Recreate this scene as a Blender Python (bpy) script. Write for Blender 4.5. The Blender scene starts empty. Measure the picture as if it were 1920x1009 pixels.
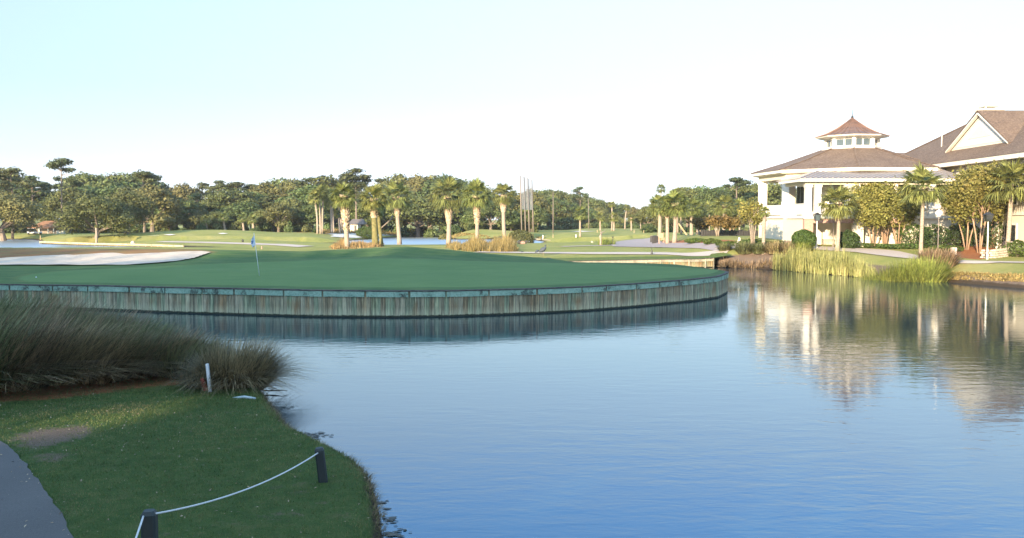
import bpy, bmesh, math, random
import numpy as np
from mathutils import Vector, Matrix

R = math.radians
random.seed(7)
rng = np.random.default_rng(11)
C = bpy.context.scene.collection
scene = bpy.context.scene

# ------------------------------------------------------------------ camera
F, HOR, CAMZ = 1660.0, 412.0, 4.0            # focal length in photo pixels, horizon row, eye height over the water
PITCH = math.atan((504.5 - HOR) / F)
cam_d = bpy.data.cameras.new('camera')
cam = bpy.data.objects.new('camera', cam_d)
C.objects.link(cam)
cam_d.sensor_width = 36.0
cam_d.lens = 36.0 * F / 1920.0
cam_d.clip_start = 0.1
cam_d.clip_end = 9000
cam.location = (0, 0, CAMZ)
cam.rotation_euler = (R(90) - PITCH, 0, 0)
scene.camera = cam

# ------------------------------------------------------------------ light
SUN_AZ, SUN_EL = R(25), R(13)                # light travels towards +Y, turned 25 degrees to the right
world = bpy.data.worlds.new('World')
scene.world = world
world.use_nodes = True
wn, wl = world.node_tree.nodes, world.node_tree.links
bg = wn['Background']
sky = wn.new('ShaderNodeTexSky')
sky.sky_type = 'NISHITA'
sky.sun_disc = False
sky.sun_elevation = SUN_EL
sky.sun_rotation = R(180) + SUN_AZ
sky.air_density = 1.0
sky.dust_density = 0.5
sky.ozone_density = 1.5
tc = wn.new('ShaderNodeTexCoord')
sp = wn.new('ShaderNodeSeparateXYZ')
wl.new(tc.outputs['Generated'], sp.inputs[0])
ramp = wn.new('ShaderNodeValToRGB')
ramp.color_ramp.elements[0].position = 0.0
ramp.color_ramp.elements[0].color = (0.52, 0.64, 1.2, 1)
ramp.color_ramp.elements[1].position = 0.80
ramp.color_ramp.elements[1].color = (3.0, 2.7, 2.1, 1)
for p_, c_ in ((0.07, (0.49, 0.47, 0.64, 1)), (0.14, (0.58, 0.55, 0.56, 1)), (0.24, (0.82, 0.73, 0.72, 1)), (0.35, (0.68, 0.92, 1.20, 1)), (0.5, (0.90, 1.15, 1.35, 1))):
    e = ramp.color_ramp.elements.new(p_)
    e.color = c_
wl.new(sp.outputs['Z'], ramp.inputs[0])
mul = wn.new('ShaderNodeMix')
mul.data_type = 'RGBA'
mul.blend_type = 'MULTIPLY'
mul.inputs[0].default_value = 1.0
wl.new(sky.outputs[0], mul.inputs[6])
wl.new(ramp.outputs[0], mul.inputs[7])
wl.new(mul.outputs[2], bg.inputs[0])
bg.inputs[1].default_value = 0.125

sun_d = bpy.data.lights.new('sun', 'SUN')
sun_d.energy = 4.2
sun_d.angle = R(0.6)
sun_d.color = (1.0, 0.80, 0.55)
sun = bpy.data.objects.new('sun', sun_d)
C.objects.link(sun)
ldir = Vector((math.sin(SUN_AZ) * math.cos(SUN_EL), math.cos(SUN_AZ) * math.cos(SUN_EL), -math.sin(SUN_EL)))
sun.rotation_euler = ldir.to_track_quat('-Z', 'Y').to_euler()
sun.location = (-20, -40, 40)

scene.view_settings.view_transform = 'Standard'
scene.view_settings.look = 'None'
scene.view_settings.gamma = 1.0
scene.view_settings.exposure = 1.75
scene.cycles.max_bounces = 6
scene.cycles.transparent_max_bounces = 6

# ------------------------------------------------------------------ photo -> world helpers
cp, spi = math.cos(PITCH), math.sin(PITCH)
def ray(px, py):
    dx, dy = (px - 960) / F, -(py - 504.5) / F
    return (dx, cp + dy * spi, -spi + dy * cp)
def P(px, py, z=0.0):
    d = ray(px, py)
    t = (z - CAMZ) / d[2]
    return (d[0] * t, d[1] * t)
def XY(px, Y, py=HOR):
    d = ray(px, py)
    return (d[0] / d[1] * Y, Y)
def ZAT(py, Y):
    d = ray(960, py)
    return CAMZ + d[2] / d[1] * Y

# ------------------------------------------------------------------ ground shape
front_px = [(-1400, 563), (-700, 570), (-300, 574), (0, 577), (100, 579), (200, 581.5), (300, 586), (450, 590.5), (600, 594.5),
            (740, 595.5), (850, 594), (1000, 588.5), (1100, 583), (1200, 575), (1300, 565), (1345, 558.5)]
FRONT = [P(a, b) for a, b in front_px] + [(11.62, 47.9), (11.95, 49.0), (11.95, 50.0)]
BACK = [(11.95, 50.0), (11.5, 51.6), (10.1, 55), (6.8, 57.6), (4.3, 60.5), (2.9, 64.5), (2.6, 67.5)]
BACKWALL = [(2.6, 67.5), (3.4, 69.6), (6, 70.6), (11.0, 72.4), (16.9, 74.2)]
RBANK = [(17.4, 73.2), P(1400, 502.5), P(1480, 508), P(1560, 515), P(1640, 522), P(1780, 529), P(1860, 536), P(1920, 541),
         (34, 46), (42, 38), (60, 28), (62, 6), (30, -4), (8, -4), (0.5, 2.2), (-1.0, 6), (-1.45, 9)]
NBANK = [P(a, b) for a, b in [(716, 1009), (710, 962), (697, 910), (668, 878), (618, 853), (566, 829), (538, 812), (525, 790),
                              (507, 770), (498, 752)]] + [(-6.1, 20.8), (-8.0, 22.6), (-11.5, 25.5), (-16, 28.5), (-24, 31.5), (-42, 35)]
LAKE = FRONT + BACK[1:] + BACKWALL[1:] + RBANK + NBANK
POND_L = [P(a, b) for a, b in [(-500, 449), (60, 449.5), (72, 451), (76, 458), (180, 461.2), (280, 463.5), (350, 466), (365, 474), (200, 486), (-500, 486)]]
POND_C = [P(a, b) for a, b in [(640, 453), (700, 448), (760, 444.5), (832, 443.5), (852, 449.5), (930, 449), (1000, 450.5),
                               (1030, 455), (990, 458), (900, 459.8), (780, 462), (700, 460), (655, 457)]]
def sdist(poly, x, y):
    """distance to a closed polygon, negative inside"""
    x = np.asarray(x, float); y = np.asarray(y, float)
    d = np.full(x.shape, 1e18); ins = np.zeros(x.shape, bool)
    n = len(poly)
    for i in range(n):
        ax, ay = poly[i]; bx, by = poly[(i + 1) % n]
        ex, ey = bx - ax, by - ay
        wx, wy = x - ax, y - ay
        t = np.clip((wx * ex + wy * ey) / (ex * ex + ey * ey + 1e-12), 0, 1)
        d = np.minimum(d, (wx - ex * t) ** 2 + (wy - ey * t) ** 2)
        c = ((ay > y) != (by > y))
        with np.errstate(divide='ignore', invalid='ignore'):
            xi = ax + (y - ay) * ex / (ey if abs(ey) > 1e-12 else 1e-12)
        ins ^= c & (x < xi)
    return np.sqrt(d) * np.where(ins, -1, 1)
def ldist(line, x, y):
    d = np.full(np.shape(x), 1e18)
    for (ax, ay), (bx, by) in zip(line[:-1], line[1:]):
        ex, ey = bx - ax, by - ay
        t = np.clip(((x - ax) * ex + (y - ay) * ey) / (ex * ex + ey * ey), 0, 1)
        d = np.minimum(d, (x - ax - ex * t) ** 2 + (y - ay - ey * t) ** 2)
    return np.sqrt(d)
def sm(a, b, v):
    t = np.clip((v - a) / (b - a), 0, 1)
    return t * t * (3 - 2 * t)
def gauss(x, y, cx, cy, sx, sy, a):
    return a * np.exp(-((x - cx) / sx) ** 2 - ((y - cy) / sy) ** 2)
def vnoise(x, y, s, k=0.0):
    return (np.sin(x * s * 1.0 + 1.3 + k) * np.sin(y * s * 1.13 + 0.7 + k * 2) + np.sin((x + y) * s * 0.61 + 2.1 + k) * np.sin((x - y) * s * 0.57 + k)) * 0.5
def BASE(x, y):
    """height of the turf before the banks are cut"""
    x = np.asarray(x, float); y = np.asarray(y, float)
    near = 0.30 + 0.12 * sm(-6, -16, x) + 0.02 * vnoise(x, y, 0.9)
    far = 1.05 + 0.10 * vnoise(x, y, 0.045, 0.4) * sm(85, 140, y) + 0.04 * vnoise(x, y, 0.21, 2.0)
    b = near + (far - near) * sm(30, 36, y + 0 * x)
    amp = np.interp(x, [-60, -37, -24, -19, -15.5, -10, -7.7, -5, -2.3, 1.5, 4], [.78, .78, .76, .62, .55, .78, .90, .70, .42, .12, 0])
    b = b + amp * np.exp(-((y - 64.5) / 6.2) ** 2)
    b = b + gauss(x, y, -8.5, 55, 7, 4, .16) + gauss(x, y, -20, 48, 6, 3.2, .12) + gauss(x, y, 2, 52, 5, 5, .07) + gauss(x, y, -14, 47, 3.5, 2.5, .07)
    b = b + .10 * sm(50, 55.5, y) * sm(60.5, 56.0, y) * sm(-42, -30, x) * (x < 14) + gauss(x, y, -27, 57, 5, 2.2, -.10) + gauss(x, y, -12.5, 61, 3.2, 2.0, -.22) + gauss(x, y, -4.5, 61.5, 2.6, 1.8, -.15) + gauss(x, y, -19.5, 60.5, 3.0, 2.0, -.16)
    x0, y0 = XY(390, 165); b = b + gauss(x, y, x0, y0, 15, 14, 1.1)
    x0, y0 = XY(1040, 165); b = b + gauss(x, y, x0, y0, 9, 9, .55)
    x0, y0 = XY(620, 185); b = b + gauss(x, y, x0, y0, 16, 7, .35)
    x0, y0 = XY(900, 195); b = b + gauss(x, y, x0, y0, 10, 6, .8)
    right = sm(15, 22, x)
    b = b + right * (1.05 * sm(62, 86, y) + 0.1 * sm(50, 60, y)) * (1 - 0.6 * sm(100, 140, y)) * (y > 40)
    b = b + gauss(x, y, 36.5, 71, 3.5, 3, .35) * right
    # embankment of the back wall and the shore to its right lies lower
    b = b - 0.38 * np.exp(-(ldist(BACKWALL, x, y) / 4.5) ** 2) * (y > 66)
    return b
def HGT(x, y, cut=True):
    x = np.asarray(x, float); y = np.asarray(y, float)
    b = BASE(x, y)
    s = sdist(LAKE, x, y)
    wid = np.where(y < 33, 0.28, np.where(x > 14, 4.2, 0.6))
    wid = np.where((x > 13) & (y > 70.5) & (x < 26), 3.0, wid)
    wid = np.where((x < 17.2) & (y > 66.0), 0.35, wid)
    t = np.clip(s / wid, 0, 1)
    shape = np.where(x > 14, np.sqrt(t) * 0.55 + t * 0.45, np.sqrt(t))
    h = np.where(s > 0, -0.02 + (b + 0.02) * shape, np.maximum(-1.4, s * 1.5))
    s2 = np.minimum(sdist(POND_L, x, y), sdist(POND_C, x, y))
    t2 = np.clip(s2 / np.where(y > 148, 6.0, 34.0), 0, 1)
    h2 = np.where(s2 > 0, h * (1 - (1 - t2) ** 1.6) , np.maximum(-1.4, s2 * .6))
    return np.where(y > 95, h2, h)
def hz(x, y):
    return float(HGT(np.array([x]), np.array([y]))[0])
TS = np.geomspace(5, 700, 900)
def ground(px, py):
    """where the line of sight meets the turf"""
    d = ray(px, py)
    x, y, z = d[0] * TS, d[1] * TS, CAMZ + d[2] * TS
    h = np.maximum(HGT(x, y), 0)
    hit = np.nonzero(z <= h)[0]
    if len(hit) == 0:
        t = TS[-1]
        return (d[0] * t, d[1] * t, 1.0)
    i = hit[0]
    a = (z - h)[i - 1]; b = (z - h)[i]
    t = TS[i - 1] + (TS[i] - TS[i - 1]) * (a / (a - b + 1e-9))
    X, Y = d[0] * t, d[1] * t
    return (X, Y, max(hz(X, Y), 0.0))
def gat(px, Y):
    x, y = XY(px, Y)
    return (x, y, hz(x, y))

# ------------------------------------------------------------------ materials
def newmat(name):
    m = bpy.data.materials.new(name); m.use_nodes = True
    nt = m.node_tree
    b = nt.nodes['Principled BSDF']
    return m, nt.nodes, nt.links, b
def mixc(n, l, fac, a, b, mode='MIX'):
    x = n.new('ShaderNodeMix'); x.data_type = 'RGBA'; x.blend_type = mode
    if hasattr(fac, 'links') or hasattr(fac, 'is_linked'): l.new(fac, x.inputs[0])
    else: x.inputs[0].default_value = fac
    for k, v in ((6, a), (7, b)):
        if isinstance(v, tuple): x.inputs[k].default_value = (*v[:3], 1)
        else: l.new(v, x.inputs[k])
    return x.outputs[2]
def nz(n, l, scale, detail=4, rough=.55, coord='Object', stretch=None, dist=0.0):
    t = n.new('ShaderNodeTexCoord')
    s = t.outputs[coord]
    if coord == 'World':
        pass
    if stretch:
        mp = n.new('ShaderNodeMapping'); mp.inputs['Scale'].default_value = stretch
        l.new(s, mp.inputs[0]); s = mp.outputs[0]
    q = n.new('ShaderNodeTexNoise')
    q.inputs['Scale'].default_value = scale; q.inputs['Detail'].default_value = detail
    q.inputs['Roughness'].default_value = rough; q.inputs['Distortion'].default_value = dist
    l.new(s, q.inputs['Vector'])
    return q.outputs[0]
def rmp(n, l, src, stops, interp='LINEAR'):
    r = n.new('ShaderNodeValToRGB'); cr = r.color_ramp; cr.interpolation = interp
    while len(cr.elements) < len(stops): cr.elements.new(0.5)
    for e, (p_, c_) in zip(cr.elements, stops):
        e.position = p_; e.color = (*c_, 1) if len(c_) == 3 else c_
    l.new(src, r.inputs[0])
    return r.outputs[0]
def bump(n, l, b, h, s=.3, d=.02):
    q = n.new('ShaderNodeBump'); q.inputs['Strength'].default_value = s; q.inputs['Distance'].default_value = d
    l.new(h, q.inputs['Height']); l.new(q.outputs[0], b.inputs['Normal'])
def simple(name, c1, c2=None, scale=6, rough=.7, bs=.25, bd=.02, metal=0, stretch=None, detail=5):
    m, n, l, b = newmat(name)
    c2 = c2 or tuple(v * .75 for v in c1)
    q = nz(n, l, scale, detail, .6, stretch=stretch)
    l.new(rmp(n, l, q, [(.32, c2), (.68, c1)]), b.inputs['Base Color'])
    b.inputs['Roughness'].default_value = rough; b.inputs['Metallic'].default_value = metal
    if bs: bump(n, l, b, q, bs, bd)
    return m
def leafmat(name, dark, mid, light, scale=.6, trans=.25, rnd=.25, rough=.55, fine=9.0, isl=(.55, 1.5)):
    m, n, l, b = newmat(name)
    q = nz(n, l, scale, 3, .6); q2 = nz(n, l, fine, 2, .5)
    col = rmp(n, l, q, [(.30, dark), (.5, mid), (.72, light)])
    col = mixc(n, l, .45, col, rmp(n, l, q2, [(.3, dark), (.7, light)]))
    oi = n.new('ShaderNodeObjectInfo')
    hs = n.new('ShaderNodeHueSaturation')
    mr = n.new('ShaderNodeMapRange'); mr.inputs[3].default_value = 1 - rnd; mr.inputs[4].default_value = 1 + rnd
    l.new(oi.outputs['Random'], mr.inputs[0]); l.new(mr.outputs[0], hs.inputs['Value'])
    mh = n.new('ShaderNodeMapRange'); mh.inputs[3].default_value = .5 + .03 * rnd * 4; mh.inputs[4].default_value = .5 - .03 * rnd * 4
    mm = n.new('ShaderNodeMath'); mm.operation = 'FRACT'; m3 = n.new('ShaderNodeMath'); m3.operation = 'MULTIPLY'; m3.inputs[1].default_value = 7.31
    l.new(oi.outputs['Random'], m3.inputs[0]); l.new(m3.outputs[0], mm.inputs[0]); l.new(mm.outputs[0], mh.inputs[0]); l.new(mh.outputs[0], hs.inputs['Hue'])
    ge = n.new('ShaderNodeNewGeometry'); mi = n.new('ShaderNodeMapRange'); mi.inputs[3].default_value = isl[0]; mi.inputs[4].default_value = isl[1]
    l.new(ge.outputs['Random Per Island'], mi.inputs[0]); cb = n.new('ShaderNodeCombineColor')
    for q_ in range(3): l.new(mi.outputs[0], cb.inputs[q_])
    col = mixc(n, l, 1.0, col, cb.outputs[0], 'MULTIPLY')
    l.new(col, hs.inputs['Color'])
    l.new(hs.outputs[0], b.inputs['Base Color'])
    b.inputs['Roughness'].default_value = rough
    b.inputs['Specular IOR Level'].default_value = .25
    if trans:
        tr = n.new('ShaderNodeBsdfTranslucent'); l.new(hs.outputs[0], tr.inputs[0])
        mx = n.new('ShaderNodeMixShader'); mx.inputs[0].default_value = trans
        l.new(b.outputs[0], mx.inputs[1]); l.new(tr.outputs[0], mx.inputs[2])
        l.new(mx.outputs[0], n['Material Output'].inputs[0])
    return m

M = {}
M['oak'] = leafmat('oak_leaves', (.048, .072, .024), (.092, .120, .038), (.165, .185, .060), .35, trans=.12, isl=(.7, 1.3))
M['oak_olive'] = leafmat('olive_leaves', (.065, .075, .026), (.120, .130, .042), (.21, .20, .070), .4, trans=.12, isl=(.7, 1.3))
M['pine'] = leafmat('pine_needles', (.038, .056, .026), (.076, .096, .040), (.135, .150, .060), .5)
M['palm'] = leafmat('palm_fronds', (.080, .105, .032), (.150, .175, .052), (.27, .27, .09), .9, trans=.25, rnd=.12, isl=(.3, 1.9))
M['palm_dead'] = leafmat('dead_fronds', (.16, .10, .055), (.25, .17, .09), (.34, .25, .14), 1.2, rnd=.1)
M['myrtle'] = leafmat('myrtle_leaves', (.10, .115, .028), (.19, .205, .052), (.34, .29, .085), 1.1, trans=.35, rnd=.15)
M['myrtle_red'] = leafmat('red_myrtle_leaves', (.09, .075, .028), (.17, .125, .045), (.26, .17, .065), 1.1, trans=.3, rnd=.12)
M['hedge'] = leafmat('hedge_leaves', (.030, .055, .014), (.062, .100, .022), (.11, .155, .038), 2.5, rnd=.12)
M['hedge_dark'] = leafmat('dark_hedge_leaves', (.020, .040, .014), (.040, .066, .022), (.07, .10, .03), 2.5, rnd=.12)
M['tallgrass'] = leafmat('tall_grass', (.075, .065, .030), (.155, .115, .065), (.28, .20, .12), .55, trans=.2, rnd=.15, isl=(.3, 2.3))
M['tallgreen'] = leafmat('tall_green_grass', (.055, .075, .028), (.105, .12, .05), (.18, .17, .085), .55, trans=.2, rnd=.15, isl=(.35, 2.0))
M['strawgrass'] = leafmat('straw_grass', (.16, .12, .05), (.28, .20, .08), (.40, .29, .12), 1.0, trans=.2, rnd=.12)
M['yellowgrass'] = leafmat('yellow_green_grass', (.07, .11, .02), (.17, .20, .04), (.34, .32, .09), .9, trans=.3, rnd=.1)
M['reed'] = leafmat('reed_blades', (.15, .18, .05), (.29, .30, .095), (.48, .44, .19), .8, trans=.3, rnd=.1)
M['turfblade'] = leafmat('turf_blades', (.040, .080, .018), (.082, .138, .032), (.24, .20, .095), .75, trans=.2, rnd=.0)
M['bark'] = simple('grey_bark', (.26, .21, .165), (.12, .095, .075), 5, .9, .6, .05, stretch=(1, 1, .25))
M['palm_bark'] = simple('palm_bark', (.40, .34, .27), (.20, .15, .11), 7, .9, .6, .05, stretch=(1, 1, 2.2))
M['boots'] = leafmat('palm_boots', (.24, .17, .11), (.40, .31, .21), (.55, .46, .34), 4, trans=0, rnd=.05, isl=(.25, 1.8), rough=.9)
M['vine'] = simple('vine_covered_bark', (.22, .19, .075), (.10, .10, .035), 5, .9, .6, .05)
M['myrtle_bark'] = simple('smooth_tan_bark', (.40, .27, .175), (.26, .17, .11), 6, .7, .25, .02, stretch=(1, 1, .3))
M['cream'] = simple('cream_stucco', (.70, .64, .52), (.63, .57, .46), 9, .8, .15, .01)
M['white'] = simple('white_paint', (.74, .71, .64), (.68, .65, .58), 5, .5, .08, .01)
M['tabby'] = simple('tabby_render', (.58, .50, .43), (.42, .35, .31), 7, .9, .5, .03)
M['greywood'] = simple('weathered_wood', (.24, .20, .165), (.15, .125, .105), 8, .85, .3, .02)
M['darkgreen'] = simple('dark_green_paint', (.012, .022, .024), (.008, .015, .018), 4, .6, .15, .01)
M['rope'] = simple('white_rope', (.62, .64, .66), (.45, .46, .48), 60, .85, .6, .01)
M['red'] = simple('faded_red_paint', (.40, .070, .055), (.28, .05, .04), 8, .6, .2, .01)
M['whitepole'] = simple('white_pole', (.70, .73, .75), (.6, .63, .66), 5, .45, .1, .01)
M['dark'] = simple('dark_metal', (.035, .033, .035), (.02, .02, .02), 6, .5, .1, .01)
M['stone'] = simple('pale_stone', (.50, .45, .36), (.30, .26, .2), 4, .9, .6, .05)
M['heron'] = simple('grey_blue_feathers', (.07, .085, .11), (.03, .04, .055), 9, .7, .2, .01)
M['beak'] = simple('beak', (.40, .30, .12), (.3, .2, .1), 9, .5, .1, .01)
M['sand'] = simple('bunker_sand', (.56, .47, .38), (.44, .36, .29), 1.4, .95, .5, .08)
M['woodpost'] = simple('tan_wood', (.48, .37, .22), (.30, .22, .13), 5, .9, .3, .02)  # tan wood, mottled by noise
M['hutroof'] = simple('cedar_roof', (.30, .15, .075), (.2, .10, .05), 3, .9, .4, .03)
M['pinkstone'] = simple('pink_brick', (.45, .28, .22), (.34, .2, .16), 8, .85, .4, .02)
M['bluegrey'] = simple('pale_pipe', (.42, .50, .52), (.3, .38, .4), 8, .6, .1, .01)
M['black'] = simple('black_rubber', (.02, .02, .02), (.012, .012, .012), 8, .7, .1, .01)

def mat_glass():
    m, n, l, b = newmat('window_glass')
    b.inputs['Base Color'].default_value = (.03, .035, .035, 1); b.inputs['Roughness'].default_value = .06
    b.inputs['Specular IOR Level'].default_value = .8
    return m
M['seam'] = simple('sun_tinted_seam', (.30, .27, .26), (.24, .22, .21), 3, .5, .1, .01)  # paler than the pans: sunlight on the seams is put into the colour
M['sand_white'] = simple('white_sand', (.82, .76, .68), (.70, .64, .56), .6, .95, .8, .2)
M['glass'] = mat_glass()
def mat_cupglass():
    m, n, l, b = newmat('cupola_glass')
    b.inputs['Base Color'].default_value = (.07, .10, .12, 1); b.inputs['Roughness'].default_value = .08
    return m
M['cupglass'] = mat_cupglass()
def mat_lampglass():
    m, n, l, b = newmat('frosted_lamp_glass')
    b.inputs['Base Color'].default_value = (.85, .85, .82, 1); b.inputs['Roughness'].default_value = .4
    return m
M['lampglass'] = mat_lampglass()
def mat_shingle():
    m, n, l, b = newmat('cedar_shingles')
    q = nz(n, l, 5.5, 5, .85, stretch=(1, 1, 3)); q2 = nz(n, l, .8, 4)
    c = rmp(n, l, q, [(.38, (.055, .034, .022)), (.5, (.145, .095, .062)), (.62, (.30, .21, .14))])
    c = mixc(n, l, .35, c, rmp(n, l, q2, [(.3, (.09, .056, .044)), (.7, (.20, .14, .105))]))
    l.new(c, b.inputs['Base Color'])
    w = n.new('ShaderNodeTexWave'); w.bands_direction = 'Z'; w.inputs['Scale'].default_value = 3.4; w.inputs['Distortion'].default_value = 1.2
    t = n.new('ShaderNodeTexCoord'); l.new(t.outputs['Object'], w.inputs[0])
    ad = n.new('ShaderNodeMath'); ad.operation = 'ADD'; l.new(w.outputs[1], ad.inputs[0]); l.new(q, ad.inputs[1])
    bump(n, l, b, ad.outputs[0], .7, .06); b.inputs['Roughness'].default_value = .85
    return m
M['shingle'] = mat_shingle()
M['copper'] = simple('weathered_copper', (.22, .125, .085), (.13, .08, .06), 2.2, .5, .1, .01, metal=.25)
M['greymetal'] = simple('grey_seam_metal', (.24, .195, .175), (.17, .14, .13), 1.8, .45, .1, .01, metal=.3)
def mat_asphalt(name, a, b_, sc=70):
    m, n, l, b = newmat(name)
    q = nz(n, l, sc, 3, .7); q2 = nz(n, l, .7, 4)
    c = mixc(n, l, .4, rmp(n, l, q, [(.35, b_), (.62, a), (.8, tuple(min(1, v * 2.0) for v in a))]), rmp(n, l, q2, [(.3, b_), (.7, a)]))
    l.new(c, b.inputs['Base Color']); b.inputs['Roughness'].default_value = .9
    bump(n, l, b, q, .5, .008)
    return m
M['asphalt'] = mat_asphalt('asphalt', (.105, .098, .098), (.055, .052, .053))
M['concrete'] = mat_asphalt('pale_concrete_path', (.50, .42, .36), (.40, .33, .29), 12)
M['plaza'] = mat_asphalt('paved_court', (.34, .28, .27), (.25, .21, .20), 10)

def mat_ground():
    m, n, l, b = newmat('turf')
    at = n.new('ShaderNodeVertexColor'); at.layer_name = 'zone'
    sep = n.new('ShaderNodeSeparateColor'); l.new(at.outputs[0], sep.inputs[0])
    q1 = nz(n, l, .22, 5, .6); q2 = nz(n, l, 3.0, 5, .65); q3 = nz(n, l, 45, 3, .7, stretch=(1, .45, 1))
    lush = rmp(n, l, q2, [(.30, (.042, .082, .020)), (.50, (.080, .135, .032)), (.70, (.16, .165, .060))])
    lush = mixc(n, l, .5, lush, rmp(n, l, q3, [(.3, (.028, .058, .014)), (.55, (.066, .115, .028)), (.78, (.14, .155, .06))]))
    dry = rmp(n, l, q1, [(.30, (.21, .25, .060)), (.5, (.31, .31, .09)), (.7, (.44, .38, .15))])
    dry = mixc(n, l, .35, dry, rmp(n, l, q2, [(.3, (.12, .16, .04)), (.7, (.29, .26, .10))]))
    c = mixc(n, l, sep.outputs[0], lush, dry)
    mulch = rmp(n, l, q2, [(.3, (.22, .075, .028)), (.55, (.42, .155, .055)), (.75, (.55, .25, .11))])
    mulch = mixc(n, l, .5, mulch, rmp(n, l, q3, [(.3, (.12, .05, .025)), (.7, (.36, .17, .09))]))
    qr = nz(n, l, 5, 7, .8)
    # ragged edges: zone value perturbed by noise
    def ragged(src, amt=.55):
        a1 = n.new('ShaderNodeMath'); a1.operation = 'SUBTRACT'; l.new(qr, a1.inputs[0]); a1.inputs[1].default_value = .5
        a2 = n.new('ShaderNodeMath'); a2.operation = 'MULTIPLY_ADD'; l.new(a1.outputs[0], a2.inputs[0]); a2.inputs[1].default_value = amt * 2.4; l.new(src, a2.inputs[2])
        mr = n.new('ShaderNodeMapRange'); mr.inputs[1].default_value = .38; mr.inputs[2].default_value = .62; l.new(a2.outputs[0], mr.inputs[0])
        return mr.outputs[0]
    c = mixc(n, l, ragged(sep.outputs[1]), c, mulch)
    dirt = rmp(n, l, q3, [(.3, (.12, .085, .065)), (.6, (.22, .165, .125)), (.8, (.30, .24, .19))])
    c = mixc(n, l, ragged(sep.outputs[2]), c, dirt)
    thin = nz(n, l, 1.1, 6, .75)
    tm = n.new('ShaderNodeMapRange'); tm.inputs[1].default_value = .60; tm.inputs[2].default_value = .74; tm.inputs[4].default_value = .55; l.new(thin, tm.inputs[0])
    c = mixc(n, l, tm.outputs[0], c, (.17, .135, .075))
    # muddy foot of the banks, by height above the water
    tcx = n.new('ShaderNodeTexCoord'); sx = n.new('ShaderNodeSeparateXYZ'); l.new(tcx.outputs['Object'], sx.inputs[0])
    zz = n.new('ShaderNodeMath'); zz.operation = 'MULTIPLY_ADD'; l.new(q2, zz.inputs[0]); zz.inputs[1].default_value = -.25; l.new(sx.outputs[2], zz.inputs[2])
    mz = n.new('ShaderNodeMapRange'); mz.inputs[1].default_value = .02; mz.inputs[2].default_value = .10; mz.inputs[3].default_value = 1; mz.inputs[4].default_value = 0
    l.new(zz.outputs[0], mz.inputs[0])
    c = mixc(n, l, mz.outputs[0], c, (.055, .040, .026))
    l.new(c, b.inputs['Base Color']); b.inputs['Roughness'].default_value = .9; b.inputs['Specular IOR Level'].default_value = .15
    qb = nz(n, l, 26, 4, .8); bump(n, l, b, qb, 1.0, .07)
    return m
M['turf'] = mat_ground()
def mat_green():
    m, n, l, b = newmat('putting_turf')
    q1 = nz(n, l, .25, 4, .6); q2 = nz(n, l, 30, 3, .6); q4 = nz(n, l, 1.8, 4, .6, stretch=(.35, 1, 1))
    c = rmp(n, l, q1, [(.3, (.095, .175, .050)), (.7, (.150, .230, .070))])
    c = mixc(n, l, .35, c, rmp(n, l, q4, [(.3, (.080, .155, .044)), (.7, (.155, .230, .075))]))
    c = mixc(n, l, .25, c, rmp(n, l, q2, [(.3, (.045, .09, .03)), (.7, (.115, .165, .065))]))
    at = n.new('ShaderNodeVertexColor'); at.layer_name = 'zone'
    sep = n.new('ShaderNodeSeparateColor'); l.new(at.outputs[0], sep.inputs[0])
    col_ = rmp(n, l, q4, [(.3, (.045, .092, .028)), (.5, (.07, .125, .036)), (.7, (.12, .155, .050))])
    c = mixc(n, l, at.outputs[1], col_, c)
    rough = rmp(n, l, q4, [(.3, (.24, .10, .045)), (.55, (.25, .15, .06)), (.75, (.15, .15, .05))])
    c = mixc(n, l, sep.outputs[0], c, rough)
    fr = rmp(n, l, q4, [(.3, (.085, .12, .035)), (.7, (.15, .17, .055))])
    c = mixc(n, l, sep.outputs[1], c, fr)
    ed = rmp(n, l, q2, [(.3, (.10, .07, .04)), (.7, (.2, .15, .09))])
    c = mixc(n, l, sep.outputs[2], c, ed)
    l.new(c, b.inputs['Base Color']); b.inputs['Roughness'].default_value = .85; b.inputs['Specular IOR Level'].default_value = .15
    qb = nz(n, l, 40, 3, .8); bump(n, l, b, qb, .7, .02)
    return m
M['green'] = mat_green()
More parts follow.
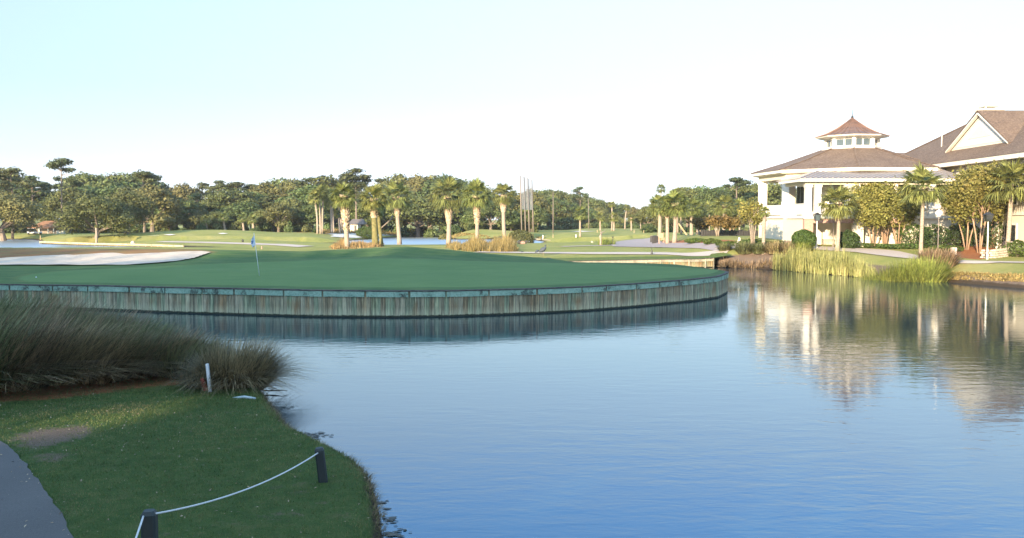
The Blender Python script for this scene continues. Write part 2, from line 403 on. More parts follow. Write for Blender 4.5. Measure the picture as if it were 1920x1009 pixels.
def mat_planks(name, tint=(1, 1, 1), lit=False):
    m, n, l, b = newmat(name)
    q = nz(n, l, 5.5, 6, .7, stretch=(1, 1, .07)); q2 = nz(n, l, 1.1, 4, .6, stretch=(1, 1, .35)); q3 = nz(n, l, 20, 3, .6, stretch=(1, 1, .12))
    c = rmp(n, l, q, [(.30, (.05, .045, .035)), (.42, (.14, .12, .085)), (.50, (.12, .185, .135)), (.58, (.25, .24, .20)), (.68, (.56, .54, .49))])
    c2 = rmp(n, l, q2, [(.36, (.27, .13, .055)), (.48, (.20, .18, .15)), (.56, (.30, .29, .26)), (.66, (.10, .23, .16))])
    c = mixc(n, l, .45, c, c2)
    ge = n.new('ShaderNodeNewGeometry')
    c = mixc(n, l, .42, c, rmp(n, l, ge.outputs['Random Per Island'], [(.0, (.22, .125, .065)), (.2, (.20, .185, .15)), (.38, (.115, .24, .175)), (.55, (.34, .32, .28)), (.72, (.15, .125, .10)), (.86, (.17, .28, .21)), (1., (.50, .47, .42))], 'CONSTANT'))
    c = mixc(n, l, .22, c, rmp(n, l, q3, [(.3, (.09, .09, .07)), (.7, (.38, .37, .32))]))
    qs = nz(n, l, 13, 6, .8, stretch=(1, 1, .045))
    c = mixc(n, l, 1.0, c, rmp(n, l, qs, [(.36, (.30, .32, .30)), (.5, (.95, .95, .90)), (.64, (1.9, 1.85, 1.7))]), 'MULTIPLY')
    tz = n.new('ShaderNodeTexCoord'); sz = n.new('ShaderNodeSeparateXYZ'); l.new(tz.outputs['Object'], sz.inputs[0])
    def band(a, b, nf, lo, hi):
        mr = n.new('ShaderNodeMapRange'); mr.inputs[1].default_value = a; mr.inputs[2].default_value = b; mr.inputs[3].default_value = 1; mr.inputs[4].default_value = 0; l.new(sz.outputs[2], mr.inputs[0])
        m2 = n.new('ShaderNodeMapRange'); m2.inputs[1].default_value = lo; m2.inputs[2].default_value = hi; l.new(nf, m2.inputs[0])
        mm = n.new('ShaderNodeMath'); mm.operation = 'MULTIPLY'; l.new(mr.outputs[0], mm.inputs[0]); l.new(m2.outputs[0], mm.inputs[1]); return mm.outputs[0]
    c = mixc(n, l, band(.55, .75, q2, .54, .74), c, (.21, .12, .06))
    c = mixc(n, l, band(.10, .42, qs, .35, .75), c, (.50, .52, .42))
    c = mixc(n, l, .999, c, (1.05, 1.0, .82), 'MULTIPLY')
    if tint != (1, 1, 1): c = mixc(n, l, 1.0, c, tint, 'MULTIPLY')
    tcx = n.new('ShaderNodeTexCoord'); sx = n.new('ShaderNodeSeparateXYZ'); l.new(tcx.outputs['Object'], sx.inputs[0])
    qz = nz(n, l, 7, 5, .75)
    zz = n.new('ShaderNodeMath'); zz.operation = 'MULTIPLY_ADD'; l.new(qz, zz.inputs[0]); zz.inputs[1].default_value = -.14; l.new(sx.outputs[2], zz.inputs[2])
    mz = n.new('ShaderNodeMapRange'); mz.inputs[1].default_value = -.01; mz.inputs[2].default_value = .03; mz.inputs[3].default_value = 1; mz.inputs[4].default_value = 0
    l.new(zz.outputs[0], mz.inputs[0])
    c = mixc(n, l, mz.outputs[0], c, (.020, .024, .012))
    l.new(c, b.inputs['Base Color']); b.inputs['Roughness'].default_value = .85
    bump(n, l, b, q, .5, .02)
    return m
M['planks'] = mat_planks('weathered_green_planks')
M['planks_pale'] = mat_planks('pale_planks', (1.0, .85, .7))
def mat_wale(name, pale=False):
    m, n, l, b = newmat(name)
    q = nz(n, l, 1.5, 5, .65); q3 = nz(n, l, 14, 4, .6)
    if pale: st = [(.30, (.10, .08, .05)), (.45, (.32, .28, .19)), (.7, (.46, .43, .32))]
    else: st = [(.40, (.03, .033, .026)), (.45, (.18, .30, .225)), (.72, (.32, .46, .36))]
    c = mixc(n, l, .3, rmp(n, l, q, st), rmp(n, l, q3, st))
    l.new(c, b.inputs['Base Color']); b.inputs['Roughness'].default_value = .8
    bump(n, l, b, q3, .4, .01)
    return m
M['wale'] = mat_wale('green_treated_board')
M['wale_pale'] = mat_wale('pale_treated_board', True)
M['capdark'] = simple('dark_mossy_cap', (.10, .085, .070), (.03, .03, .025), 6, .9, .4, .02)

def mat_water():
    m, n, l, b = newmat('lake_water')
    t = n.new('ShaderNodeTexCoord')
    def wv(sx, sy, scale, detail=3, dist=.0):
        mp = n.new('ShaderNodeMapping'); mp.inputs['Scale'].default_value = (sx, sy, 1); mp.inputs['Rotation'].default_value = (0, 0, R(8))
        l.new(t.outputs['Object'], mp.inputs[0])
        q = n.new('ShaderNodeTexNoise'); q.inputs['Scale'].default_value = scale; q.inputs['Detail'].default_value = detail; q.inputs['Distortion'].default_value = dist
        l.new(mp.outputs[0], q.inputs['Vector']); return q.outputs[0]
    a = wv(1, 2.6, 1.1, 3, .4); bb = wv(1, 1.8, 5.5, 2, .3); patch = wv(1, 1.6, .07, 3)
    mr = n.new('ShaderNodeMapRange'); mr.inputs[1].default_value = .40; mr.inputs[2].default_value = .62; mr.inputs[3].default_value = .35; mr.inputs[4].default_value = 1.0
    l.new(patch, mr.inputs[0])
    m1 = n.new('ShaderNodeMath'); m1.operation = 'MULTIPLY'; l.new(bb, m1.inputs[0]); m1.inputs[1].default_value = .26
    m2 = n.new('ShaderNodeMath'); m2.operation = 'ADD'; l.new(a, m2.inputs[0]); l.new(m1.outputs[0], m2.inputs[1])
    m3 = n.new('ShaderNodeMath'); m3.operation = 'MULTIPLY'; l.new(m2.outputs[0], m3.inputs[0]); l.new(mr.outputs[0], m3.inputs[1])
    q = n.new('ShaderNodeBump'); q.inputs['Strength'].default_value = 1.0; q.inputs['Distance'].default_value = .010
    l.new(m3.outputs[0], q.inputs['Height'])
    gl = n.new('ShaderNodeBsdfGlossy'); sy = n.new('ShaderNodeSeparateXYZ'); l.new(t.outputs['Object'], sy.inputs[0]); my = n.new('ShaderNodeMapRange'); my.inputs[1].default_value = 85; my.inputs[2].default_value = 110; my.inputs[3].default_value = .045; my.inputs[4].default_value = .30; l.new(sy.outputs[1], my.inputs[0]); l.new(my.outputs[0], gl.inputs['Roughness']); gl.inputs['Color'].default_value = (.92, .97, 1, 1)
    df = n.new('ShaderNodeBsdfDiffuse'); df.inputs['Color'].default_value = (.010, .034, .050, 1)
    l.new(q.outputs[0], gl.inputs['Normal'])
    fr = n.new('ShaderNodeFresnel'); fr.inputs['IOR'].default_value = 2.05
    l.new(q.outputs[0], fr.inputs['Normal'])
    mx = n.new('ShaderNodeMixShader'); l.new(fr.outputs[0], mx.inputs[0]); l.new(df.outputs[0], mx.inputs[1]); l.new(gl.outputs[0], mx.inputs[2])
    l.new(mx.outputs[0], n['Material Output'].inputs[0])
    return m
M['water'] = mat_water()

# ------------------------------------------------------------------ mesh helpers
def link(name, me, mat=None, parent=None, loc=None, smooth=False):
    o = bpy.data.objects.new(name, me)
    C.objects.link(o)
    if mat is not None and len(me.materials) == 0:
        me.materials.append(M[mat] if isinstance(mat, str) else mat)
    if parent: o.parent = parent
    if loc is not None: o.location = loc
    if smooth: me.polygons.foreach_set('use_smooth', [True] * len(me.polygons))
    return o
def npmesh(name, v, f):
    """fast mesh: v (N,3), f (M,k)"""
    v = np.asarray(v, np.float32); f = np.asarray(f, np.int32)
    me = bpy.data.meshes.new(name)
    me.vertices.add(len(v)); me.vertices.foreach_set('co', v.ravel())
    k = f.shape[1]
    me.loops.add(f.size); me.loops.foreach_set('vertex_index', f.ravel())
    me.polygons.add(len(f))
    me.polygons.foreach_set('loop_start', np.arange(0, f.size, k, dtype=np.int32))
    me.update(calc_edges=True)
    return me
class MB:
    def __init__(s): s.v = []; s.f = []
    def add(s, v, f):
        o = len(s.v); s.v += [tuple(map(float, q)) for q in v]; s.f += [tuple(i + o for i in q) for q in f]
    def box(s, x0, x1, y0, y1, z0, z1, rot=0, c=None, bev=0):
        pts = [(x0, y0, z0), (x1, y0, z0), (x1, y1, z0), (x0, y1, z0), (x0, y0, z1), (x1, y0, z1), (x1, y1, z1), (x0, y1, z1)]
        if rot:
            cx, cy = c or ((x0 + x1) / 2, (y0 + y1) / 2); ca, sa = math.cos(rot), math.sin(rot)
            pts = [(cx + (x - cx) * ca - (y - cy) * sa, cy + (x - cx) * sa + (y - cy) * ca, z) for x, y, z in pts]
        s.add(pts, [(0, 3, 2, 1), (4, 5, 6, 7), (0, 1, 5, 4), (1, 2, 6, 5), (2, 3, 7, 6), (3, 0, 4, 7)])
    def beam(s, a, b, w, h, up=(0, 0, 1)):
        a = Vector(a); b = Vector(b); d = (b - a).normalized(); u = Vector(up)
        r = d.cross(u)
        if r.length < 1e-4: r = d.cross(Vector((1, 0, 0)))
        r.normalize(); u = r.cross(d)
        pts = []
        for p_ in (a, b):
            for i, j in ((-1, -1), (1, -1), (1, 1), (-1, 1)): pts.append(p_ + r * i * w / 2 + u * j * h / 2)
        s.add(pts, [(0, 1, 2, 3), (7, 6, 5, 4), (0, 4, 5, 1), (1, 5, 6, 2), (2, 6, 7, 3), (3, 7, 4, 0)])
    def prism(s, poly, z0, z1):
        n = len(poly)
        v = [(x, y, z0) for x, y in poly] + [(x, y, z1) for x, y in poly]
        s.add(v, [tuple(range(n))[::-1], tuple(range(n, 2 * n))] + [(i, (i + 1) % n, n + (i + 1) % n, n + i) for i in range(n)])
    def frustum(s, p0, z0, p1, z1, caps=True):
        n = len(p0)
        v = [(x, y, z0) for x, y in p0] + [(x, y, z1) for x, y in p1]
        f = [(i, (i + 1) % n, n + (i + 1) % n, n + i) for i in range(n)]
        if caps: f += [tuple(range(n))[::-1], tuple(range(n, 2 * n))]
        s.add(v, f)
    def cyl(s, x, y, z0, z1, r0, r1=None, n=10):
        r1 = r0 if r1 is None else r1
        s.frustum([(x + r0 * math.cos(2 * math.pi * i / n), y + r0 * math.sin(2 * math.pi * i / n)) for i in range(n)], z0,
                  [(x + r1 * math.cos(2 * math.pi * i / n), y + r1 * math.sin(2 * math.pi * i / n)) for i in range(n)], z1)
    def ball(s, x, y, z, rx, ry=None, rz=None, n=12, m=8):
        ry = ry or rx; rz = rz or rx
        v = []; f = []
        for j in range(m + 1):
            th = math.pi * j / m
            for i in range(n):
                a = 2 * math.pi * i / n
                v.append((x + rx * math.sin(th) * math.cos(a), y + ry * math.sin(th) * math.sin(a), z + rz * math.cos(th)))
        for j in range(m):
            for i in range(n):
                f.append((j * n + i, (j + 1) * n + i, (j + 1) * n + (i + 1) % n, j * n + (i + 1) % n))
        s.add(v, f)
    def tube(s, pts, rad, n=8, cap=True):
        pts = [Vector(p_) for p_ in pts]
        if not hasattr(rad, '__len__'): rad = [rad] * len(pts)
        t0 = (pts[1] - pts[0]).normalized()
        u = t0.cross(Vector((0, 0, 1)))
        if u.length < 1e-3: u = t0.cross(Vector((0, 1, 0)))
        u.normalize()
        v = []
        for i, p_ in enumerate(pts):
            t = (pts[min(i + 1, len(pts) - 1)] - pts[max(i - 1, 0)]).normalized()
            u = (u - t * u.dot(t)).normalized(); w = t.cross(u)
            for k in range(n):
                a = 2 * math.pi * k / n
                v.append(p_ + (u * math.cos(a) + w * math.sin(a)) * rad[i])
        f = [(i * n + k, i * n + (k + 1) % n, (i + 1) * n + (k + 1) % n, (i + 1) * n + k) for i in range(len(pts) - 1) for k in range(n)]
        if cap: f += [tuple(range(n))[::-1], tuple(range((len(pts) - 1) * n, len(pts) * n))]
        s.add(v, f)
    def mesh(s, name):
        me = bpy.data.meshes.new(name); me.from_pydata(s.v, [], s.f); me.update(); return me
    def build(s, name, mat, parent=None, loc=None, smooth=False, bevel=0):
        o = link(name, s.mesh(name), mat, parent, loc, smooth)
        if bevel:
            bm = bmesh.new(); bm.from_mesh(o.data)
            bmesh.ops.bevel(bm, geom=bm.edges[:], offset=bevel, segments=1, affect='EDGES'); bm.to_mesh(o.data); bm.free()
        return o
def tag(o, label=None, cat=None, group=None, kind=None):
    if label: o['label'] = label
    if cat: o['category'] = cat
    if group: o['group'] = group
    if kind: o['kind'] = kind
    return o
def thing(name, loc, label, cat, group=None, rz=0):
    o = bpy.data.objects.new(name, None); C.objects.link(o)
    o.location = loc; o.rotation_euler = (0, 0, rz); o.empty_display_size = .3
    return tag(o, label, cat, group)
def copy_tree(o, parent=None):
    c = o.copy(); C.objects.link(c); c.parent = parent
    for ch in o.children: copy_tree(ch, c)
    return c

# ------------------------------------------------------------------ vegetation builders
def unit(v): return v / (np.linalg.norm(v, axis=1, keepdims=True) + 1e-9)
def leaf_quads(pos, nrm, size, asp=.6, jit=.5):
    """small two-triangle leaf clumps: pos (N,3), nrm (N,3), size (N,)"""
    N = len(pos)
    nrm = unit(nrm + rng.normal(0, jit, (N, 3)))
    a = unit(np.cross(nrm, rng.normal(0, 1, (N, 3)))); b = np.cross(nrm, a)
    s = size[:, None]
    v = np.stack([pos - a * s, pos - b * s * asp + nrm * s * .15, pos + a * s, pos + b * s * asp + nrm * s * .15], 1).reshape(-1, 3)
    f = np.arange(4 * N).reshape(N, 4)
    return v, f
def lobes_cloud(lobes, N, size, thick=.45, under=.35, jit=.42, lump=.18):
    """leaf clumps on and inside lobes (cx,cy,cz,rx,ry,rz)"""
    L = np.array(lobes); w = (L[:, 3] * L[:, 4] + L[:, 3] * L[:, 5] + L[:, 4] * L[:, 5]); w /= w.sum()
    k = rng.choice(len(L), N, p=w)
    d = unit(rng.normal(0, 1, (N, 3)))
    flip = (d[:, 2] < -.1) & (rng.random(N) > under); d[flip, 2] *= -1
    lum = 1 + lump * np.sin(d[:, 0] * 6 + k * 1.7) * np.sin(d[:, 1] * 6 + k) + lump * .6 * np.sin(d[:, 2] * 9 + d[:, 0] * 7 + k * 2.3)
    r = (1 - thick * rng.random(N) ** 1.6) * lum
    p = L[k, :3] + d * L[k, 3:6] * r[:, None]
    n = unit(d / L[k, 3:6])
    s = size * (.6 + .8 * rng.random(N))
    return leaf_quads(p, n, s, jit=jit)
def oak_arrays(seed, N=6500, wr=1.0, size=.02, low=.30, nl=13):
    r = random.Random(seed)
    lobes = []
    for i in range(nl):
        a = i * 2.4 + r.uniform(-.4, .4); q = math.sqrt((i + .3) / nl)
        rad = .40 * wr * q
        top = 1.0 - .38 * q * q
        rz = r.uniform(.12, .19); rr = r.uniform(.15, .25) * wr
        lobes.append((rad * math.cos(a), rad * math.sin(a), top - rz - r.uniform(0, .06), rr, rr, rz))
    for i in range(nl - 3):
        a = i * 2.1 + r.uniform(-.4, .4); rad = r.uniform(.22, .46) * wr
        rz = r.uniform(.10, .17); rr = r.uniform(.14, .22) * wr
        lobes.append((rad * math.cos(a), rad * math.sin(a), r.uniform(low + .08, .62), rr, rr, rz))
    v, f = lobes_cloud(lobes, N, size)
    return lobes, v, f
def limb_mesh(seed, lobes, r0=.035, base=.22, spread=.10, n=7):
    r = random.Random(seed + 5)
    mb = MB()
    lean = (r.uniform(-spread, spread), r.uniform(-spread, spread))
    fork = (lean[0] * .6, lean[1] * .6, base)
    mb.tube([(0, 0, -.02), (lean[0] * .2, lean[1] * .2, base * .45), fork], [r0 * 1.35, r0, r0 * .9], 8)
    for L in r.sample(lobes, min(n, len(lobes))):
        mid = (fork[0] + (L[0] - fork[0]) * .45 + r.uniform(-.03, .03), fork[1] + (L[1] - fork[1]) * .45, base + (L[2] - base) * .38 + r.uniform(0, .04))
        mb.tube([fork, mid, (L[0] * .95, L[1] * .95, L[2])], [r0 * .75, r0 * .45, r0 * .15], 6)
    return mb.mesh('limbs')
def pine_arrays(seed, N=3200, size=.016):
    r = random.Random(seed); lobes = []
    for i in range(9):
        a = i * 2.4 + r.uniform(-.5, .5); z = r.uniform(.66, .96); q = (1.02 - z) * .6 + .05
        rr = r.uniform(.07, .13)
        lobes.append((q * math.cos(a), q * math.sin(a), z, rr, rr, rr * .42))
    lobes.append((0, 0, .96, .11, .11, .045))
    v, f = lobes_cloud(lobes, N, size, thick=.8, under=.8, lump=.3)
    return lobes, v, f
def pine_trunk(seed, lobes, r0=.013):
    r = random.Random(seed + 9); mb = MB(); b = r.uniform(-.03, .03)
    mb.tube([(0, 0, -.01), (b, 0, .35), (b * .4, b * .4, .7), (0, 0, .96)], [r0 * 1.3, r0, r0 * .75, r0 * .25], 7)
    for L in lobes:
        zz = L[2] - r.uniform(.05, .1)
        mb.tube([(0, 0, zz), (L[0] * .5, L[1] * .5, (zz + L[2]) / 2 - .01), (L[0], L[1], L[2])], [r0 * .45, r0 * .3, r0 * .12], 5)
    for i in range(4):
        a = r.uniform(0, 6.28); z = r.uniform(.4, .65); q = r.uniform(.05, .10)
        mb.tube([(0, 0, z), (q * math.cos(a), q * math.sin(a), z + .03)], [r0 * .35, r0 * .1], 4)
    return mb.mesh('trunk')

def frond(v, f, az, el, L, seed, droop=1.0, segs=20, wdt=.055):
    """one costapalmate palm frond appended to v,f (from the crown centre)"""
    r = random.Random(seed)
    h = np.array([math.cos(az), math.sin(az), 0.0]); up = np.array([0, 0, 1.0]); side = np.cross(h, up)
    d = h * math.cos(el) + up * math.sin(el); n = -h * math.sin(el) + up * math.cos(el)
    pet = L * .48
    p0 = np.zeros(3); p1 = d * pet * .55 + up * 0; p2 = d * pet - up * .06 * droop * pet
    w = .028
    o = len(v)
    for p_ in (p0, p1, p2):
        v.append(p_ - side * w); v.append(p_ + side * w)
    f += [(o, o + 1, o + 3, o + 2), (o + 2, o + 3, o + 5, o + 4)]
    for i in range(segs):
        t = (i + .5) / segs * 2 - 1
        ang = t * 1.75 + r.uniform(-.04, .04)
        ll = L * (.62 - .14 * abs(t)) * r.uniform(.85, 1.1)
        cd = math.cos(ang * .82); sd = math.sin(ang * .82)
        dd = d * cd + side * sd - n * .10
        dd /= np.linalg.norm(dd)
        ws = np.cross(dd, n); ws /= np.linalg.norm(ws)
        st = p2 + d * L * .05 * cd
        mid = st + dd * ll * .55 + n * .03 * ll - up * .05 * ll * droop
        tip = st + dd * ll * .96 - up * ll * (.16 + .30 * abs(t) + r.uniform(0, .16)) * droop
        o = len(v)
        v += [st - ws * wdt * .25, st + ws * wdt * .25, mid - ws * wdt * .6, mid + ws * wdt * .6, tip - ws * .006, tip + ws * .006]
        f += [(o, o + 1, o + 3, o + 2), (o + 2, o + 3, o + 5, o + 4)]
def palm_crown_mesh(seed, n=44, L=1.9, lo=-36, wdt=.075, segs=20):
    r = random.Random(seed); v, f = [], []
    for i in range(n):
        t = (i + .5) / n
        el = math.asin(max(-1, min(1, math.sin(R(82)) - (math.sin(R(82)) - math.sin(R(lo))) * t ** .95)))
        az = i * 2.39996 + r.uniform(-.2, .2)
        frond(v, f, az, el + r.uniform(-.1, .1), L * r.uniform(.82, 1.08) * (1 if el > -.3 else .88), seed * 100 + i, droop=.45 + .7 * t, segs=segs, wdt=wdt)
    return npmesh('palm_crown', v, f)
def dead_skirt_mesh(seed, n=9, L=1.2):
    r = random.Random(seed); v, f = [], []
    for i in range(n):
        frond(v, f, r.uniform(0, 6.28), R(r.uniform(-80, -50)), L * r.uniform(.7, 1), seed * 77 + i, droop=1.3, segs=12, wdt=.06)
    return npmesh('dead_fronds', v, f)
CROWNS = [palm_crown_mesh(s) for s in (1, 2, 3)]
SMALLCROWNS = [palm_crown_mesh(s, n=34, wdt=.10, segs=13) for s in (4, 5)]
SKIRTS = [dead_skirt_mesh(s) for s in (1, 2)]
def boots_mesh(path, r0, r1, seed):
    """criss-cross leaf bases round the upper stem: a core and many up-turned stubs"""
    r = random.Random(seed); mb = MB()
    n = len(path); pts = [Vector(p_) for p_ in path]
    rad = [r0 + (r1 - r0) * min(1, (i / (n - 1)) * 2.2) * (1 if i < n - 1 else .75) for i in range(n)]
    mb.tube(pts, rad, 12)
    H = (pts[-1] - pts[0]).length
    rows = max(4, int(H / .17))
    for i in range(rows):
        t = (i + .4) / rows; j = t * (n - 1); k = min(int(j), n - 2); p_ = pts[k].lerp(pts[k + 1], j - k)
        rr = rad[k] + (rad[k + 1] - rad[k]) * (j - k)
        for q in range(9):
            a = (q + .5 * (i % 2)) / 9 * 6.283 + r.uniform(-.12, .12)
            u = Vector((math.cos(a), math.sin(a), 0)); s = Vector((-math.sin(a), math.cos(a), 0)) * (1 if i % 2 else -1)
            b0 = p_ + u * rr * .8 - s * .05; b1 = b0 + u * (.10 + .06 * r.random()) + s * .09 + Vector((0, 0, .20 + .08 * r.random()))
            mb.beam(b0, b1, .15, .05, u)
    return mb.mesh('boots')
def palm(px, by, cy, label, crown_px=30, w0=8, boots=None, w1=16, lean=0, group=None, Y=None, mat='palm_bark', small=False, skirt=False, seed=1, depth=None):
    """px,by: foot in the photo; cy: row of the crown's heart; lean: sideways pixels of the heart"""
    if depth: x, y = XY(px, depth); z = hz(x, y)
    else: x, y, z = ground(px, by)
    k = y / F
    H = ZAT(cy, y) - z
    ln = lean * k
    root = thing('palm_tree', (x, y, z), label, 'palm tree', group)
    r = random.Random(seed * 31 + int(px))
    bow = r.uniform(-.12, .12)
    pth = [(ln * t ** 1.5 + bow * math.sin(t * 3.14), .08 * math.sin(t * 4 + px), H * t - (.12 if t == 0 else 0)) for t in [i / 8 for i in range(9)]]
    rw = max(w0 * k / 2, .10)
    mb = MB(); mb.tube(pth, [rw * (1.25 if i == 0 else 1.05 if i == 1 else 1 - .02 * i) for i in range(9)], 12)
    mb.build('trunk', mat, root, smooth=True)
    cr = link('crown', (SMALLCROWNS[(int(px) + seed) % 2] if small else CROWNS[(int(px) + seed) % 3]), 'palm', root, pth[-1])
    s = crown_px * k / 1.85
    cr.scale = (s, s, s * 1.05); cr.rotation_euler = (0, 0, r.uniform(0, 6.28))
    if boots:
        t0 = (ZAT(boots, y) - z) / H
        pb = [Vector(pth[0]).lerp(Vector(pth[0]), 0)]
        def at(t):
            j = t * 8; q = min(int(j), 7); return Vector(pth[q]).lerp(Vector(pth[q + 1]), j - q)
        pb = [at(t0 + (1.0 - t0) * i / 6) for i in range(7)]
        link('boots', boots_mesh(pb, rw, w1 * k / 2 * .82, seed + int(px)), 'boots', root)
    if skirt:
        sk = link('dead_fronds', SKIRTS[int(px) % 2], 'palm_dead', root, pth[-1]); sk.scale = (s * 1.0,) * 3
    return root

def bush_arrays(seed, N, size, flat=.7, nl=6):
    r = random.Random(seed)
    lobes = [(0, 0, .5 * flat, .62, .62, .5 * flat)]
    for i in range(nl):
        a = i * 6.283 / nl + r.uniform(-.3, .3); q = r.uniform(.35, .6); rr = r.uniform(.28, .45)
        lobes.append((q * math.cos(a), q * math.sin(a), r.uniform(.25, .5) * flat, rr, rr, rr * flat))
    return lobes_cloud(lobes, N, size, thick=.5, under=.6)
def blade_arrays(N, rad, H, seed, spread=.9, bend=.55, width=.012, wind=(0, 0), segs=4, core=.35, hmin=.55):
    """arching blades rooted in a disc: (N*(segs+1)*2,3) strips"""
    g = np.random.default_rng(seed)
    a = g.random(N) * 6.283; q = np.sqrt(g.random(N)) * core * rad
    x0, y0 = q * np.cos(a), q * np.sin(a)
    da = a + g.normal(0, .5, N)
    L = H * (hmin + (1 - hmin) * g.random(N)) * 1.25
    tilt = spread * (.12 + .88 * g.random(N))
    ux, uy = np.cos(da), np.sin(da)
    V = []
    for s in range(segs + 1):
        t = s / segs
        out = L * (np.sin(tilt) * t + bend * tilt * t * t * .6)
        up = L * (np.cos(tilt) * t - bend * tilt * t * t * t * .55)
        x = x0 + ux * out * .9 + wind[0] * L * t * t; y = y0 + uy * out * .9 + wind[1] * L * t * t
        w = width * (1 - .85 * t) * (.7 + .6 * g.random(N))
        px_, py_ = -uy * w, ux * w
        V.append(np.stack([x - px_, y - py_, up], 1)); V.append(np.stack([x + px_, y + py_, up], 1))
    V = np.stack(V, 1)
    n2 = (segs + 1) * 2
    base = (np.arange(N) * n2)[:, None]
    F_ = np.concatenate([base + np.array([[2 * s, 2 * s + 1, 2 * s + 3, 2 * s + 2]]) for s in range(segs)], 0)
    return V.reshape(-1, 3), F_

# ------------------------------------------------------------------ ground sheet
def disc_grid():
    ang = list(np.arange(-34, 34.01, .165)) + list(np.arange(35, 325.5, 5))
    ang = np.radians(np.array(ang))
    rad = np.concatenate([np.array([.8, 2, 3.2, 4.5, 5.8, 7]), np.geomspace(8, 420, 430), np.geomspace(450, 6000, 22)])
    A, Q = np.meshgrid(ang, rad)
    x, y = Q * np.sin(A), Q * np.cos(A)
    return x, y
GX, GY = disc_grid()
def drape_attr(me, vals):
    ca = me.color_attributes.new(name='zone', type='FLOAT_COLOR', domain='POINT')
    ca.data.foreach_set('color', np.asarray(vals, np.float32).ravel())
ISL = FRONT + BACK[1:] + [(0, 69), (-10, 76), (-60, 82), (-90, 80)]
def zones(x, y):
    z = np.zeros(x.shape + (4,)); z[..., 3] = 1
    far = sm(66, 74, y + 0 * x) * (x < 16) + sm(50, 58, y) * (x >= 16)
    z[..., 0] = np.clip(far, 0, 1)
    mul = [P(a, b, .4) for a, b in [(-300, 785), (0, 752), (120, 743), (250, 724), (340, 716), (430, 722), (455, 742), (470, 700), (300, 640), (0, 600), (-300, 600)]]
    m = sm(.25, -.35, sdist(mul, x, y)) * .62
    reg = [[ground(a, b)[:2] for a, b in [(1752, 471), (1785, 481), (1835, 487), (1850, 484), (1890, 480), (1960, 478), (2060, 476), (2060, 462), (1930, 458), (1760, 458), (1750, 464)]],
           [ground(a, b)[:2] for a, b in [(1236, 455.5), (1300, 457.5), (1350, 460), (1385, 462), (1385, 452), (1300, 450), (1240, 452)]],
           [ground(a, b)[:2] for a, b in [(1600, 462), (1690, 463), (1700, 452), (1590, 452)]]]
    for i, q in enumerate(reg): m = np.maximum(m, sm(.6, -.6, sdist(q, x, y)) * (.35 if i == 2 else 1))
    reg2 = [P(a, b, 1.2) for a, b in [(500, 434.5), (560, 438), (605, 437), (590, 432), (510, 431)]]
    m = np.maximum(m, sm(3, -2, sdist(reg2, x, y)) * .7)
    z[..., 1] = m
    dirt = [P(a, b, .38) for a, b in [(35, 812), (70, 800), (150, 792), (165, 800), (120, 820), (60, 832)]]
    d = sm(.75, -.55, sdist(dirt, x, y)) * .95
    dirt = [P(a, b, .38) for a, b in [(60, 846), (100, 838), (135, 842), (110, 856), (70, 858)]]
    d = np.maximum(d, sm(.3, -.15, sdist(dirt, x, y)) * .55)
    for a, b, s in [(440, 768, .3), (520, 905, .16), (570, 900, .18), (430, 975, .3), (520, 960, .3), (600, 935, .2), (330, 995, .25), (640, 960, .2), (560, 870, .15), (420, 895, .12), (240, 740, .3)]:
        cx, cy = P(a, b, .35)
        d = np.maximum(d, .42 * np.exp(-((x - cx) / s / 1.8) ** 2 - ((y - cy) / s) ** 2))
    s = sdist(LAKE, x, y)
    d = np.maximum(d, sm(1.5, .8, s) * (x > 22) * (y < 60) * 1.0)      # bare dry lip of the far bank
    d = np.maximum(d, sm(3.2, 1.6, s) * (x > 16.5) * (y > 60) * .85)
    d = np.maximum(d, sm(.22, .02, s) * (y < 33) * .5)
    z[..., 2] = np.clip(d, 0, 1)
    return z
def build_ground():
    h = HGT(GX, GY)
    s = sdist(ISL, GX, GY)
    h = np.where((s < .35) & (GY > 33) & (GY < 95), np.minimum(h, BASE(GX, GY) - .09), h)
    # turf sheet of the green covers the step behind its timber wall
    near_wall = (s < .0) & (s > -1.6) & (GY < 68)
    h = np.where(near_wall, -1.0, h)
    db = ldist(BACKWALL, GX, GY)
    h = np.where((db < 1.5) & (GY > 66), -1.0, h)
    nr, na = GX.shape
    v = np.stack([GX, GY, h], -1).reshape(-1, 3)
    i = np.arange(nr - 1)[:, None] * na; j = np.arange(na)[None, :]; j2 = (j + 1) % na
    f = np.stack([i + j, i + na + j, i + na + j2, i + j2], -1).reshape(-1, 4)[:, ::-1]
    c = len(v)
    v = np.vstack([v, [[0, 0, h[0].mean()]]])
    me = npmesh('ground', v, f)
    zo = zones(GX, GY).reshape(-1, 4); zo = np.vstack([zo, [[0, 0, 0, 1]]])
    drape_attr(me, zo)
    o = link('ground', me, 'turf', smooth=True)
    tag(o, kind='structure')
build_ground()
wm = npmesh('lake_water', [(-6000, -6000, 0), (6000, -6000, 0), (6000, 6000, 0), (-6000, 6000, 0)], [(0, 1, 2, 3)])
tag(link('lake_water', wm, 'water'), kind='structure')

def resample(line, n):
    p_ = np.array(line, float); d = np.r_[0, np.cumsum(np.hypot(*np.diff(p_, axis=0).T))]
    t = np.linspace(0, d[-1], n)
    return np.stack([np.interp(t, d, p_[:, 0]), np.interp(t, d, p_[:, 1])], 1)
def smooth_line(p_, it=3):
    p_ = p_.copy()
    for _ in range(it): p_[1:-1] = (p_[:-2] + 2 * p_[1:-1] + p_[2:]) / 4
    return p_
